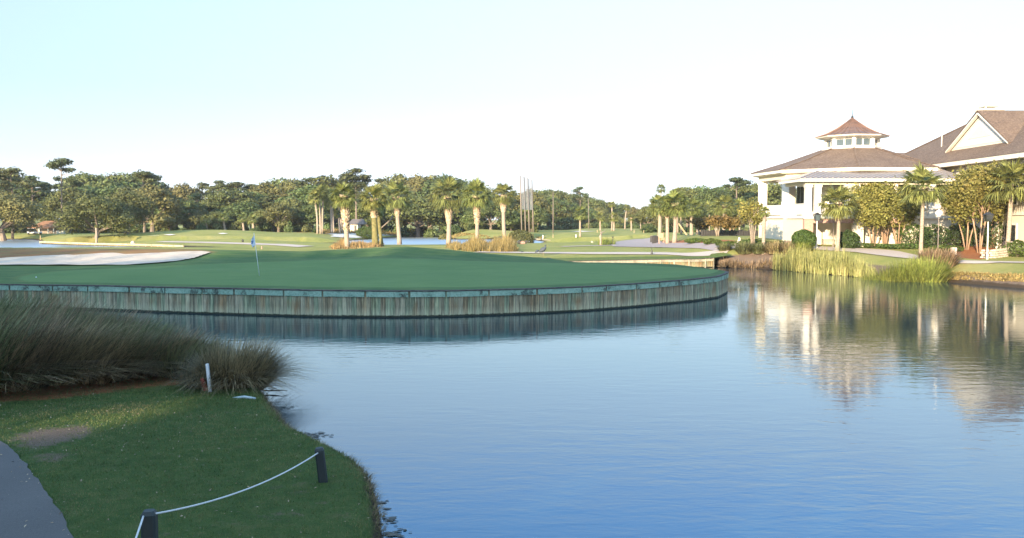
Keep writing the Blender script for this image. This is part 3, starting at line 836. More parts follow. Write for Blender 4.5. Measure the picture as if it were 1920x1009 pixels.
# the green on its timbered point of land: a ruled sheet between the front and the back edge
def build_green():
    def gb_(px, py):
        d = ray(px, py); t = np.linspace(40, 80, 2000); x, y, z = d[0] * t, d[1] * t, CAMZ + d[2] * t
        hit = np.nonzero(z <= BASE(x, y) + .05)[0]; i = hit[0] if len(hit) else int(np.argmin(z - BASE(x, y))); return (x[i], y[i])
    n, m = 420, 130
    fr = resample(FRONT, n)
    bk = resample([(11.95, 50.0), (11.5, 51.6), (10.1, 55), (6.8, 57.6), (4.3, 60.5), (2.9, 64.5), (0.5, 68.5), (-10, 76), (-60, 82), (-90, 80)][::-1], n)
    t = np.linspace(0, 1, m) ** 1.35
    xy = fr[:, None, :] * (1 - t[None, :, None]) + bk[:, None, :] * t[None, :, None]
    x, y = xy[..., 0], xy[..., 1]
    z = BASE(x, y) + .035
    s = np.minimum(np.hypot(x - fr[:, None, 0], y - fr[:, None, 1]), 9)
    z += .03 * sm(0, .5, s)
    v = np.stack([x, y, z], -1).reshape(-1, 3)
    i = np.arange(n - 1)[:, None] * m; j = np.arange(m - 1)[None, :]
    f = np.stack([i + j, i + m + j, i + m + j + 1, i + j + 1], -1).reshape(-1, 4)
    me = npmesh('putting_green', v, f)
    zo = np.zeros(x.shape + (4,)); zo[..., 3] = 1
    # long rough on the lip behind the bunker
    lip = [gb_(a, b) for a, b in [(-400, 486), (0, 487), (60, 483), (90, 481), (200, 479), (230, 479), (260, 484), (300, 483), (330, 479), (392, 475)]] + [XY(400, 63), XY(330, 66), XY(0, 68), XY(-400, 68)]
    zo[..., 0] = sm(.5, -.4, sdist(lip, x, y))
    zo[..., 2] = sm(.30, .12, s) * .8
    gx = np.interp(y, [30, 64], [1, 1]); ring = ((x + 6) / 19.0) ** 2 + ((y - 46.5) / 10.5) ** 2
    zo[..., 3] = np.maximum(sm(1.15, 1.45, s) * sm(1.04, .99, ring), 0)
    zo[..., 1] = np.maximum(sm(62, 69, y) * .9, .75 * sm(.03, .0, np.abs(ring - 1.03)) * (s > 1.2))
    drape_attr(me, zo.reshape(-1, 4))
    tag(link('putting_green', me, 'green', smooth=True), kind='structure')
build_green()

def patch(name, pts, mat, off=.03, rings=14, n=110, jit=.0, lift=None, base=HGT):
    """a sheet draped over the turf inside a star-shaped outline (world xy)"""
    p_ = resample(pts + [pts[0]], n + 1)[:-1]
    g = np.random.default_rng(len(pts) * 7 + n)
    c = p_.mean(0)
    if jit: p_ = p_ + g.normal(0, jit, p_.shape)
    t = np.linspace(0, 1, rings + 1)[1:]
    xy = c + (p_ - c)[None] * t[:, None, None]
    xy = np.vstack([c[None], xy.reshape(-1, 2)])
    z = base(xy[:, 0], xy[:, 1]) + off
    if lift is not None: z = z + lift(xy[:, 0], xy[:, 1])
    v = np.column_stack([xy, z])
    f = [(0, 1 + i, 1 + (i + 1) % n, 1 + (i + 1) % n) for i in range(n)]
    me = bpy.data.meshes.new(name)
    ff = [(0, 1 + i, 1 + (i + 1) % n) for i in range(n)]
    for k in range(rings - 1):
        for i in range(n):
            a = 1 + k * n + i; b = 1 + k * n + (i + 1) % n
            ff.append((a, a + n, b + n, b))
    me.from_pydata(v.tolist(), [], ff); me.update()
    return tag(link(name, me, mat, smooth=True), kind='structure')
def strip(name, line, width, mat, off=.035, n=160, base=HGT, jit=0.0):
    p_ = smooth_line(resample(line, n), 4)
    d = np.gradient(p_, axis=0); d /= np.linalg.norm(d, axis=1, keepdims=True); nn = np.stack([-d[:, 1], d[:, 0]], 1)
    w = np.array(width) if hasattr(width, '__len__') else np.full(n, width)
    if hasattr(width, '__len__'): w = np.interp(np.linspace(0, 1, n), np.linspace(0, 1, len(width)), width)
    cols = []
    K = 5
    for k in range(K):
        q = p_ + nn * ((k / (K - 1) - .5) * w)[:, None]
        if jit and k in (0, K - 1): q = q + rng.normal(0, jit, q.shape)
        cols.append(np.column_stack([q, base(q[:, 0], q[:, 1]) + off + .02 * (1 - abs(k / (K - 1) * 2 - 1))]))
    v = np.stack(cols, 1).reshape(-1, 3)
    i = np.arange(n - 1)[:, None] * K; j = np.arange(K - 1)[None]
    f = np.stack([i + j, i + j + 1, i + K + j + 1, i + K + j], -1).reshape(-1, 4)
    return tag(link(name, npmesh(name, v, f[:, ::-1]), mat, smooth=True), kind='structure')

# near cart path at the lower left
ap = [P(a, b, .34) for a, b in [(0, 826), (16, 836), (34, 852), (52, 873), (70, 896), (84, 917), (97, 935), (112, 956), (122, 975), (135, 1000), (150, 1040)]]
ap = ap + [(-3.4, 7.5), (-3.2, 5), (-16, 4), (-22, 12), (-14, 15.2)]
patch('cart_path', ap, 'asphalt', .02, rings=30, n=260, jit=.014)
# bunker beside the green
def gbase(px, py):
    d = ray(px, py); t = np.linspace(40, 80, 2000)
    x, y, z = d[0] * t, d[1] * t, CAMZ + d[2] * t
    hit = np.nonzero(z <= BASE(x, y) + .09)[0]
    i = hit[0] if len(hit) else int(np.argmin(z - BASE(x, y)))
    return (x[i], y[i])
bk = [gbase(a, b) for a, b, z_ in [(-420, 499, 1.3), (0, 497.5, 1.3), (120, 498, 1.3), (240, 497, 1.32), (305, 493, 1.36), (352, 487, 1.48), (372, 482, 1.6), (386, 477, 1.7), (396, 474, 1.72), (380, 472, 1.85),
      (350, 472.5, 1.85), (326, 474.5, 1.75), (309, 480, 1.72), (273, 483, 1.72), (242, 478, 1.85), (215, 475.5, 1.8), (190, 475.5, 1.86), (170, 478, 1.8), (152, 481, 1.8), (130, 478.5, 1.82), (100, 479, 1.83), (60, 482, 1.78), (30, 484, 1.75), (0, 486, 1.7), (-120, 483, 1.75), (-420, 483, 1.75)]]
def bunk(x, y): return BASE(x, y)
g_ = patch('sand_bunker', bk, 'sand', .095, rings=24, n=240, jit=.03, base=BASE, lift=lambda x, y: .04 + .045 * vnoise(x, y, .9, 1.0) + .02 * vnoise(x, y, 2.3, .3))
# pale paths
px_l = [(900, 473), (985, 474.5), (1100, 475.3), (1250, 475.8), (1340, 475), (1365, 473)]
strip('cart_path', [ground(a, b)[:2] for a, b in px_l], 2.6, 'concrete', .05)
strip('cart_path', [ground(a, b)[:2] for a, b in [(300, 453.5), (388, 455), (470, 457.5), (520, 459), (575, 463)]], [2.2, 2.6, 2.6, 2.2], 'concrete', .05)
strip('cart_path', [ground(a, b)[:2] for a, b in [(1050, 463), (1100, 461.6), (1150, 460.5)]], 1.4, 'concrete', .05)
strip('cart_path', [XY(1352, 80), XY(1420, 77), XY(1500, 74.5), XY(1570, 72.5), XY(1640, 70.5), XY(1700, 66), XY(1790, 60.8), XY(1860, 59.2), XY(1960, 58), XY(2100, 56)],
      [2.2, 2.4, 2.6, 3.4, 3.6, 2.6, 1.9, 1.8, 1.8, 1.8], 'concrete', .05)
patch('paved_court', [ground(a, b)[:2] for a, b in [(1145, 459), (1165, 452), (1195, 448.5), (1230, 447.2), (1238, 453), (1252, 458), (1300, 460.5), (1375, 462.5), (1380, 467), (1358, 473), (1335, 470.5), (1310, 466.5), (1240, 464.5), (1150, 463)]],
      'plaza', .05, rings=10, n=90)
# far bunkers
def far_sand(pts): patch('sand_bunker', [ground(a, b)[:2] for a, b in pts], 'sand_white', .10, rings=8, n=60)
far_sand([(604, 438.8), (640, 438), (690, 440), (740, 440.5), (760, 438.6), (730, 441.5), (700, 443.5), (668, 447), (640, 446), (618, 444.4), (628, 441.5)])
far_sand([(306, 441.2), (320, 440), (330, 441), (318, 442.2)])
far_sand([(275, 443.8), (290, 442.8), (302, 444), (288, 445.4)])
far_sand([(408, 438.6), (418, 437.6), (428, 438.8), (416, 439.8)])
far_sand([(1068, 434.4), (1090, 433.6), (1120, 434.2), (1095, 435.2)])

# ------------------------------------------------------------------ timber walls (bulkheads)
def bulkhead(line, ztop, label, plank_mat, wale_mat, pw=.2, board=1.6, wale_h=.22, zbot=-.9, cap=True, seed=3, group=None, posts=0):
    r = random.Random(seed)
    ln = resample(line, 2 + int(np.hypot(*np.diff(np.array(line), axis=0).T).sum() / pw))
    x0, y0 = ln[len(ln) // 2]
    root = thing('timber_bulkhead', (x0, y0, 0), label, 'retaining wall', group)
    def L(x, y, z): return (x - x0, y - y0, z)
    zt = ztop if callable(ztop) else (lambda x, y: ztop)
    mb = MB()
    for i in range(len(ln) - 1):
        a, b = ln[i], ln[i + 1]; d = (b - a) / np.linalg.norm(b - a); nn = np.array([d[1], -d[0]])   # outward = right of travel
        o = r.uniform(0, .018); g = .004
        p0, p1 = a + d * g + nn * o, b - d * g + nn * o
        q0, q1 = p0 - nn * .06, p1 - nn * .06
        z1 = zt(*a) - r.uniform(.02, .04)
        v = [L(*p0, zbot), L(*p1, zbot), L(*q1, zbot), L(*q0, zbot), L(*p0, z1), L(*p1, z1), L(*q1, z1), L(*q0, z1)]
        mb.add(v, [(0, 3, 2, 1), (4, 5, 6, 7), (0, 1, 5, 4), (1, 2, 6, 5), (2, 3, 7, 6), (3, 0, 4, 7)])
    mb.build('planks', plank_mat, root)
    # waling boards in lengths with gaps
    D = np.r_[0, np.cumsum(np.hypot(*np.diff(ln, axis=0).T))]
    mb = MB(); mp = MB(); s = r.uniform(0, .4)
    def at(s_):
        x = np.interp(s_, D, ln[:, 0]); y = np.interp(s_, D, ln[:, 1]); return np.array([x, y])
    while s < D[-1] - .3:
        Lb = board * r.uniform(.75, 1.3); e = min(s + Lb, D[-1] - .02)
        K = max(1, int((e - s) / .5))
        for k in range(K):
            a, b = at(s + (e - s) * k / K), at(s + (e - s) * (k + 1) / K)
            d = (b - a) / (np.linalg.norm(b - a) + 1e-9); nn = np.array([d[1], -d[0]])
            p0, p1 = a + nn * .022, b + nn * .022; q0, q1 = a + nn * .07, b + nn * .07
            zz = zt(*a) - .045; zb = zz - wale_h
            v = [L(*q0, zb), L(*q1, zb), L(*p1, zb), L(*p0, zb), L(*q0, zz), L(*q1, zz), L(*p1, zz), L(*p0, zz)]
            mb.add(v, [(0, 3, 2, 1), (4, 5, 6, 7), (0, 1, 5, 4), (1, 2, 6, 5), (2, 3, 7, 6), (3, 0, 4, 7)])
        if posts:
            a = at(e + .03); mp = MB(); mp.cyl(a[0] - x0, a[1] - y0 - .05, zbot, zt(*a) - .05, .07, .07, 8); mp.build('pile', wale_mat, root)
        s = e + r.uniform(.04, .10)
    mb.build('waling_boards', wale_mat, root)
    if posts: mp.build('piles', wale_mat, root)
    if cap:
        mb = MB(); n = len(ln)
        for i in range(0, n - 1, 3):
            a, b = ln[i], ln[min(i + 3, n - 1)]; d = (b - a) / np.linalg.norm(b - a); nn = np.array([d[1], -d[0]])
            o = r.uniform(-.008, .008)
            p0, p1 = a + nn * (.085 + o), b + nn * (.085 + o); q0, q1 = a - nn * .16, b - nn * .16
            zb, zz = zt(*a) - .04, zt(*a) + .005 + r.uniform(0, .008)
            v = [L(*p0, zb), L(*p1, zb), L(*q1, zb), L(*q0, zb), L(*p0, zz), L(*p1, zz), L(*q1, zz), L(*q0, zz)]
            mb.add(v, [(0, 3, 2, 1), (4, 5, 6, 7), (0, 1, 5, 4), (1, 2, 6, 5), (2, 3, 7, 6), (3, 0, 4, 7)])
        mb.build('cap', 'capdark', root)
    return root
def grass_bank():
    ln = resample([(2.0, 66.2)] + BACKWALL + [(18.6, 74.4)], 80); d = np.gradient(ln, axis=0); d /= np.linalg.norm(d, axis=1, keepdims=True); nn = np.stack([-d[:, 1], d[:, 0]], 1)
    offs = np.array([.0, .3, .7, 1.2, 2.0, 3.0, 4.0]); xy = ln[:, None] + nn[:, None] * offs[None, :, None]
    x, y = xy[..., 0], xy[..., 1]; z = BASE(x, y) + np.where(offs > 3.5, -.15, .03)[None]
    m = len(offs); i = np.arange(79)[:, None] * m; j = np.arange(m - 1)[None]
    me = npmesh('grass_bank', np.stack([x, y, z], -1).reshape(-1, 3), np.stack([i + j, i + m + j, i + m + j + 1, i + j + 1], -1).reshape(-1, 4))
    zo = np.zeros(x.shape + (4,)); zo[..., 3] = 1; zo[..., 0] = .25; drape_attr(me, zo.reshape(-1, 4))
    tag(link('grass_bank', me, 'turf', smooth=True), kind='structure')
grass_bank()
zi = lambda x, y: float(BASE(np.array([x]), np.array([y]))[0]) + .045
bulkhead(FRONT, zi, 'long curved bulkhead of green-stained vertical planks below the putting green', 'planks', 'wale', .2, 1.7)
bulkhead(BACK[::1][::-1][::-1], zi, 'short plank bulkhead along the back edge of the green point', 'planks', 'wale', .25, 1.6, seed=5)
bulkhead(BACKWALL, lambda x, y: zi(x, y) + .02, 'low sunlit plank bulkhead across the narrow inlet behind the green', 'planks_pale', 'wale_pale', .25, 1.1, .2, seed=8, cap=True, posts=1)
def far_wall(pts, z1, label, seed, board=1.3, pw=.5, wh=.2):
    line = [P(a, b, 0) for a, b in pts]
    bulkhead(line, z1, label, 'planks_pale', 'wale_pale', pw, board, wh, seed=seed, cap=False, posts=1)
far_wall([(74, 456.5), (110, 458.2), (180, 460.6), (280, 463), (345, 465.4)], .45, 'low pale timber bulkhead edging the far left pond', 21, 1.6, .6, .22)
far_wall([(556, 466.2), (585, 467), (614, 467.2)], .55, 'short white-capped timber wall between the green and the tall booted palm', 23, 1.5, .5, .25)
far_wall([(930, 448.7), (1000, 450.2), (1032, 454.0)], .45, 'row of short yellow timbers at the right end of the middle pond', 25, .9, .4, .3)

# ------------------------------------------------------------------ things on and near the green
x, y, z = ground(487, 519); z = float(BASE(np.array([x]), np.array([y]))[0]) + .05
fl = thing('flagstick', (x, y, z), 'thin white flagstick with a limp blue flag standing in the green', 'golf flag')
k = y / F
top = Vector((-9.5 * k, 0, 79 * k))
mb = MB(); mb.tube([(0, 0, -.1), tuple(top * .5 + Vector((-.01, 0, 0))), tuple(top)], [.016, .014, .010], 8); mb.build('pole', 'whitepole', fl, smooth=True)
mb = MB(); mb.ball(top.x, 0, top.z + .02, .022); mb.build('finial', 'whitepole', fl)
def flag():
    m, n, l, b = newmat('blue_flag_cloth')
    q = nz(n, l, 4.5, 3, .6, stretch=(1, 1, 1.3))
    l.new(rmp(n, l, q, [(.43, (.06, .15, .34)), (.47, (.66, .72, .80))], 'LINEAR'), b.inputs['Base Color']); b.inputs['Roughness'].default_value = .8
    v = []; nu, nv = 9, 14
    for j in range(nv):
        t = j / (nv - 1)
        for i in range(nu):
            u = i / (nu - 1)
            w = .24 * u * (.45 + .55 * math.sin(t * 2.6 + .3))
            zz = top.z - .06 - t * .50 - u * .14
            xx = top.x + (.5 * t) * 9.5 * k * .25 - w * .75 + .02
            v.append((xx, .05 * math.sin(u * 9 + t * 2) * (u + .15), zz))
    f = [(j * nu + i, j * nu + i + 1, (j + 1) * nu + i + 1, (j + 1) * nu + i) for j in range(nv - 1) for i in range(nu - 1)]
    me = bpy.data.meshes.new('flag'); me.from_pydata(v, [], f)
    o = link('flag', me, m, fl, smooth=True); sd = o.modifiers.new('s', 'SOLIDIFY'); sd.thickness = .004
flag()
x, y, z = ground(68, 523)
mb = MB(); mb.ball(0, 0, .03, .035, n=14, m=10)
tag(mb.build('golf_ball', 'whitepole', None, (x, y, float(BASE(np.array([x]), np.array([y]))[0]) + .05), True), 'tiny white ball lying on the left side of the green', 'golf ball')

# marker stakes and pipe on the near bank
x, y, z = ground(394, 735); k = y / F
mb = MB(); mb.box(-.030, .030, -.03, .03, -.1, 54 * k, 0)
o = mb.build('marker_stake', 'whitepole', None, (x, y, z), bevel=.006); o.rotation_euler = (0, R(-5), 0)
tag(o, 'tall thin white stake by the clump of grass at the water edge', 'stake')
x, y, z = ground(388, 734); k = y / F
mb = MB(); mb.box(-.045, .045, -.012, .012, -.05, 24 * k, 0)
mb.box(-.03, .03, -.0115, .0115, 24 * k, 25.5 * k, 0)
o = mb.build('marker_stake', 'red', None, (x - .04, y + .06, z), bevel=.004); o.rotation_euler = (R(4), R(-15), 0)
tag(o, 'short red stake leaning beside the taller white one', 'stake')
x, y, z = ground(458, 747)
mb = MB(); mb.tube([(-.30, .10, -.06), (0, 0, .0), (.25, -.08, -.02)], [.03, .03, .028], 12)
tag(mb.build('drain_pipe', 'bluegrey', None, (x, y, z + .03), True), 'pale pipe end poking out of the grass at the water edge', 'pipe')
x, y, z = (*P(505, 737, 0), 0.05)
mb = MB(); mb.tube([(-.5, 0, .10), (0, 0, .03), (.30, -.02, .05), (.42, 0, .03)], [.02, .016, .012, .006], 6); mb.tube([(0, 0, .03), (.15, .1, .09)], [.01, .004], 5)
tag(mb.build('branch', 'bark', None, (x, y, z - .03), True), 'dead dark branch sticking out over the water', 'branch')

# rope and posts
def rope_post(x, y, z, w, h, label, lean=0, rz=0):
    p_ = thing('rope_post', (x, y, z), label, 'post', 'dark green rope posts on the near lawn', rz)
    mb = MB(); c = w * .16; a = w / 2
    def oct_(s, cc): return [(-s + cc, -s), (s - cc, -s), (s, -s + cc), (s, s - cc), (s - cc, s), (-s + cc, s), (-s, s - cc), (-s, -s + cc)]
    mb.frustum(oct_(a, c), -.1, oct_(a, c), h - .035); mb.frustum(oct_(a, c), h - .0349, oct_(a * .72, c), h)
    s = mb.build('shaft', 'darkgreen', p_); s.rotation_euler = (0, lean, 0)
    return p_
x, y, z = ground(606, 903); kf = y / F; FP = (x, y, z); fh = 66 * kf
rope_post(x, y, z, 17.5 * kf, fh, 'dark green post near the water holding the far end of the white rope', R(-6), R(12))
ny = 8.35; nk = ny / F; nx = (268 - 960) * nk; nzg = hz(nx, ny); nh = ZAT(957, ny) - nzg
rope_post(nx, ny, nzg, 27 * nk, nh, 'dark green post at the bottom edge of the picture with two ropes tied on', 0, R(8))
ox, oy = nx + .75, 5.2; oz = hz(ox, oy)
rope_post(ox, oy, oz, .13, nh, 'third dark green rope post just below the picture', 0, R(30))
def rope(a, b, sag, label):
    pts = [(a[0] + (b[0] - a[0]) * t, a[1] + (b[1] - a[1]) * t, a[2] + (b[2] - a[2]) * t - sag * 4 * t * (1 - t)) for t in [i / 28 for i in range(29)]]
    mb = MB(); o = pts[0]
    mb.tube([(p_[0] - o[0], p_[1] - o[1], p_[2] - o[2]) for p_ in pts], .0095, 8)
    return tag(mb.build('rope', 'rope', None, o, True), label, 'rope')
rp = (FP[0] - 7 * kf, FP[1] - .06, ZAT(849, FP[1] - .06))
rope((nx + 13.5 * nk, ny - .01, ZAT(962.5, ny)), rp, .115, 'white rope sagging between the two dark green posts')
rope((nx - 5 * nk, ny - .075, ZAT(968, ny - .07)), (ox - .03, oy + .05, oz + nh * .82), .10, 'white rope running down from the nearest post out of the picture')

# heron and other small things beyond the green
def heron(px, by, s, label):
    x, y, z = ground(px, by)
    z = max(z, float(BASE(np.array([x]), np.array([y]))[0]) + .03) if y < 76 else z
    h = thing('heron', (x, y, z), label, 'bird')
    mb = MB()
    # one continuous body: tail, belly, folded neck, head, beak
    mb.tube([(-.34 * s, 0, .30 * s), (-.24 * s, 0, .36 * s), (-.08 * s, 0, .46 * s), (.08 * s, 0, .56 * s), (.18 * s, 0, .64 * s), (.23 * s, .0, .70 * s), (.20 * s, 0, .78 * s), (.15 * s, 0, .84 * s), (.19 * s, 0, .90 * s), (.27 * s, 0, .91 * s), (.33 * s, 0, .90 * s)],
            [.03 * s, .11 * s, .19 * s, .18 * s, .12 * s, .075 * s, .055 * s, .045 * s, .055 * s, .045 * s, .018 * s], 12)
    mb.build('body', 'heron', h, smooth=True)
    mb = MB(); mb.tube([(.31 * s, 0, .90 * s), (.48 * s, 0, .865 * s)], [.014 * s, .003 * s], 6); mb.build('beak', 'beak', h)
    for q in (-1, 1):
        mb = MB(); mb.tube([(.0, .04 * q * s, .42 * s), (.03 * s, .04 * q * s, .22 * s), (.0, .04 * q * s, .01)], [.018 * s, .010 * s, .009 * s], 6)
        for aa in (-.5, 0, .5): mb.tube([(.0, .04 * q * s, .012), (.09 * s * math.cos(aa), .04 * q * s + .09 * s * math.sin(aa), .008)], [.007 * s, .003 * s], 4)
        mb.build('leg', 'beak', h)
    mb = MB(); mb.ball(-.10 * s, 0, .47 * s, .20 * s, .135 * s, .10 * s)
    w = mb.build('wing', 'heron', h, smooth=True); w.rotation_euler = (0, R(-28), 0); w.location = (-.21 * s, 0, .01 * s)
    return h
heron(1018, 480, .98, 'grey blue heron standing on the turf behind the green')
def marker(px, by, hpx, wpx, mat, name, label, cat, group=None, shape='post'):
    x, y, z = ground(px, by); k = y / F
    mb = MB(); w = max(wpx * k, .05); h = hpx * k
    if shape == 'post':
        mb.cyl(0, 0, -.05, h * .9, w / 2, w / 2 * .9, 8); mb.cyl(0, 0, h * .9, h, w / 2 * .9, w / 2 * .45, 8)
    elif shape == 'lump':
        mb.ball(0, 0, h * .42, w * .5, w * .45, h * .5, 9, 6); mb.ball(w * .2, 0, h * .3, w * .4, w * .4, h * .3, 8, 5)
    elif shape == 'sprinkler':
        mb.cyl(0, 0, -.05, h * .28, w * .5, w * .5, 8); mb.cyl(0, 0, h * .28, h * .62, w * .42, w * .3, 8); mb.cyl(0, 0, h * .62, h, w * .13, w * .08, 6)
    return tag(mb.build(name, mat, None, (x, y, z), shape == 'lump'), label, cat, group)
marker(1222, 477.5, 13, 4.0, 'dark', 'valve_marker', 'small dark post with a thin top on the edge of the pale path', 'post', shape='sprinkler')
marker(979, 474, 3, 6, 'dark', 'stone', 'small dark stone lying at the left end of the pale path', 'stone', shape='lump')
marker(249, 460, 9, 8, 'sand', 'tee_sign', 'small white mound-like sign on the left fairway by the far pond', 'sign', shape='lump')
marker(455, 454, 6, 4, 'dark', 'tee_marker', 'small dark round marker on the lit fairway left of the flag', 'marker', shape='lump')
marker(491, 467, 5, 2.4, 'pinkstone', 'tee_marker', 'small reddish marker on the fairway right of the flag', 'marker')
marker(859, 438, 4, 2.5, 'white', 'tee_marker', 'white marker on the mound left of the middle palm trunk', 'marker')
marker(1018, 447.5, 7, 2.2, 'white', 'tee_marker', 'white marker post at the right end of the middle pond', 'marker')
for px_, by_, h_, w_ in ((1120, 436, 5, 'left of the palm above the broken stump'), (1037, 446, 7, 'below the single tall range pole'), (1189, 437, 6, 'just right of the thick-necked small palm'), (1207, 437, 5, 'nearest to the paved court')):
    marker(px_, by_, h_, 1.3, 'woodpost', 'distance_post', 'slim pale distance post on the practice fairway, ' + w_, 'post', 'slim distance posts on the practice fairway')
marker(1080, 451, 5, 2.4, 'white', 'distance_post', 'white distance marker low on the fairway left of the pale stump', 'post')
marker(1110, 455.5, 4, 5, 'stone', 'stone', 'pale stone on the fairway left of the broken palm stump', 'stone', shape='lump')
for i, px_ in enumerate((72,)):
    marker(px_ + 4, 449.5, 8, 1.8, 'woodpost', 'piling', 'slim leaning post at the corner of the far left pond', 'post')

# dark ribbed rack and chair by the paved court
x, y, z = ground(1228, 456.5); k = y / F
t = thing('ribbed_bin', (x, y, z), 'dark ribbed drum-shaped bin standing on the paved court beside the wooden chair', 'bin')
mb = MB(); rr = 5.0 * k
mb.cyl(0, 0, 0, 14 * k, rr * .92, rr * .82, 16); mb.build('drum', 'dark', t)
mb = MB()
for i in range(14):
    a = i / 14 * 6.283; mb.box(rr * .95 * math.cos(a) - .05, rr * .95 * math.cos(a) + .05, rr * .95 * math.sin(a) - .05, rr * .95 * math.sin(a) + .05, .02, 14 * k)
mb.build('slats', 'greywood' if False else 'dark', t)
mb = MB(); mb.cyl(0, 0, 14 * k + .002, 15 * k, rr * .98, rr * .6, 16); mb.build('lid', 'dark', t)
x2, y2, z2 = ground(1221, 455)
t = thing('ribbed_bin', (x2, y2, z2), 'narrower dark ribbed bin at the left of the drum-shaped one', 'bin')
mb = MB(); mb.cyl(0, 0, 0, 13 * k, 2.2 * k, 2.0 * k, 12); mb.build('drum', 'dark', t)
mb = MB(); mb.cyl(0, 0, 13 * k + .002, 14 * k, 2.3 * k, 1.2 * k, 12); mb.build('lid', 'greywood', t)
x, y, z = ground(1240, 456.5)
t = thing('wooden_chair', (x, y, z), 'wooden armchair on the mulch next to the dark drum-shaped bin', 'chair')
a = 4.0 * k
for sx in (-1, 1):
    for sy in (-1, 1):
        mb = MB(); mb.box(sx * a - .035, sx * a + .035, sy * .3 - .035, sy * .3 + .035, 0, .62 if sy < 0 else 1.25); mb.build('leg', 'pinkstone', t)
mb = MB(); mb.box(-a, a, -.3, .3, .40, .46); mb.build('seat', 'woodpost', t)
mb = MB()
for i in range(6): q = -a + (i + .5) * 2 * a / 6; mb.box(q - .04, q + .04, .27, .30, .52, 1.18)
mb.build('backrest', 'woodpost', t)
for sx in (-1, 1):
    mb = MB(); mb.box(sx * a - .05, sx * a + .05, -.34, .3, .625, .665); mb.build('armrest', 'woodpost', t)
# bench beyond the palms
x, y, z = ground(981, 457.5); k = y / F
t = thing('stone_bench', (x, y, z), 'low pinkish stone bench with two dark ends on the turf right of the palm row', 'bench')
mb = MB(); mb.box(-5 * k, 3.5 * k, -.3, .3, .0, 4.2 * k); mb.box(-4 * k, 2 * k, -.28, .28, 4.25 * k, 5 * k); mb.build('seat', 'pinkstone', t, bevel=.03)
mb = MB(); mb.box(-10 * k, -5.2 * k, -.35, .35, 0, 6.2 * k); mb.build('end', 'dark', t, bevel=.03)
mb = MB(); mb.box(3.7 * k, 7 * k, -.35, .35, 1.2 * k, 6 * k); mb.build('end', 'dark', t, bevel=.03)
# broken palm stump with a pale sleeve and a dark lamp post
x, y, z = ground(1126, 460.5); k = y / F
t = thing('palm_stump', (x, y, z), 'pale dead palm stump with a dark splintered top beside the paved court', 'stump')
mb = MB(); mb.tube([(0, 0, -.1), (.02, 0, 10 * k), (-.5 * k, 0, 17 * k), (.5 * k, 0, 21 * k)], [2.2 * k, 1.8 * k, 2.3 * k, 1.3 * k], 10); mb.build('trunk', 'palm_bark', t, smooth=True)
mb = MB(); mb.tube([(.5 * k, 0, 18 * k), (1.2 * k, 0, 24 * k), (-.2 * k, 0, 27.5 * k)], [1.2 * k, 1.9 * k, .4 * k], 8)
mb.tube([(1.2 * k, 0, 23 * k), (5 * k, .1, 26 * k), (10 * k, .1, 27.5 * k)], [.9 * k, .7 * k, .15 * k], 6); mb.build('dead_top', 'greywood', t, smooth=True)
x, y, z = ground(1149, 460.5); k = y / F
t = thing('path_lamp', (x, y, z), 'short dark lamp post with a flat top beside the paved court', 'lamp')
mb = MB(); mb.tube([(.4 * k, 0, -.1), (0, 0, 15 * k)], [.55 * k, .5 * k], 8); mb.build('post', 'dark', t)
mb = MB(); mb.cyl(0, 0, 15 * k, 16.2 * k, .8 * k, 2.4 * k, 10); mb.cyl(0, 0, 16.2 * k, 16.6 * k, 2.4 * k, 1.8 * k, 10); mb.build('lamp_head', 'dark', t)

# ------------------------------------------------------------------ driving range net and poles
def pole(px, by, ty, wpx, label, lean=0, group=None, name='net_pole', cat='pole', yy=None):
    x, y = XY(px, yy); z = hz(x, y); k = y / F; h = ZAT(ty, y) - z
    mb = MB(); mb.tube([(0, 0, -.2), (lean * k / 2, 0, h / 2), (lean * k, 0, h)], [max(wpx * k / 2, .1), max(wpx * k / 2, .1) * .9, wpx * k * .32], 8)
    return tag(mb.build(name, 'greywood', None, (x, y, z), True), label, cat, group), (x, y, z, h)
NP = []
for px_, ty_, lean_, lab in ((978.5, 328, -3.5, 'tall bare net pole, leftmost and tallest of the four'), (985.5, 331, -3, 'second net pole from the left'),
                             (992.5, 333, -3, 'third net pole from the left'), (1000, 336, -2.6, 'rightmost of the four net poles')):
    o_, q_ = pole(px_, 430, ty_, 2.6, lab, lean_, 'poles carrying the practice range net', yy=186 + (px_ - 978) * .45)
    NP.append((q_, lean_))
def net():
    m, n, l, b = newmat('range_netting')
    b.inputs['Base Color'].default_value = (.42, .42, .44, 1); b.inputs['Roughness'].default_value = .9
    mb = MB()
    (x0, y0, z0, h0), l0 = NP[0]; (x1, y1, z1, h1), l1 = NP[3]
    k0 = y0 / F; k1 = y1 / F
    A = lambda t, u: ((x0 + l0 * k0 * u) * (1 - t) + (x1 + l1 * k1 * u) * t, y0 * (1 - t) + y1 * t, (z0 + h0 * u) * (1 - t) + (z1 + h1 * u) * t)
    nu, nv = 26, 60
    for i in range(nu + 1):
        mb.tube([A(i / nu, .42), A(i / nu, .70), A(i / nu, .985)], .017, 4, False)
    for j in range(nv + 1):
        u = .42 + .565 * j / nv; mb.tube([A(0, u), A(.5, u - .004), A(1, u)], .017, 4, False)
    o0 = A(0, 0)
    mb.v = [(a - o0[0], b_ - o0[1], c - o0[2]) for a, b_, c in mb.v]
    tag(mb.build('range_net', m, None, o0), 'grey practice range net strung between the four tall poles', 'net')
net()
pole(1037, 430, 359, 1.4, 'single tall thin pole right of the practice net', 0, yy=192, name='range_pole')
pole(1104, 427, 372, 1.4, 'thin pole standing beside the small full-headed palm on the range', -1, yy=230, name='range_pole')

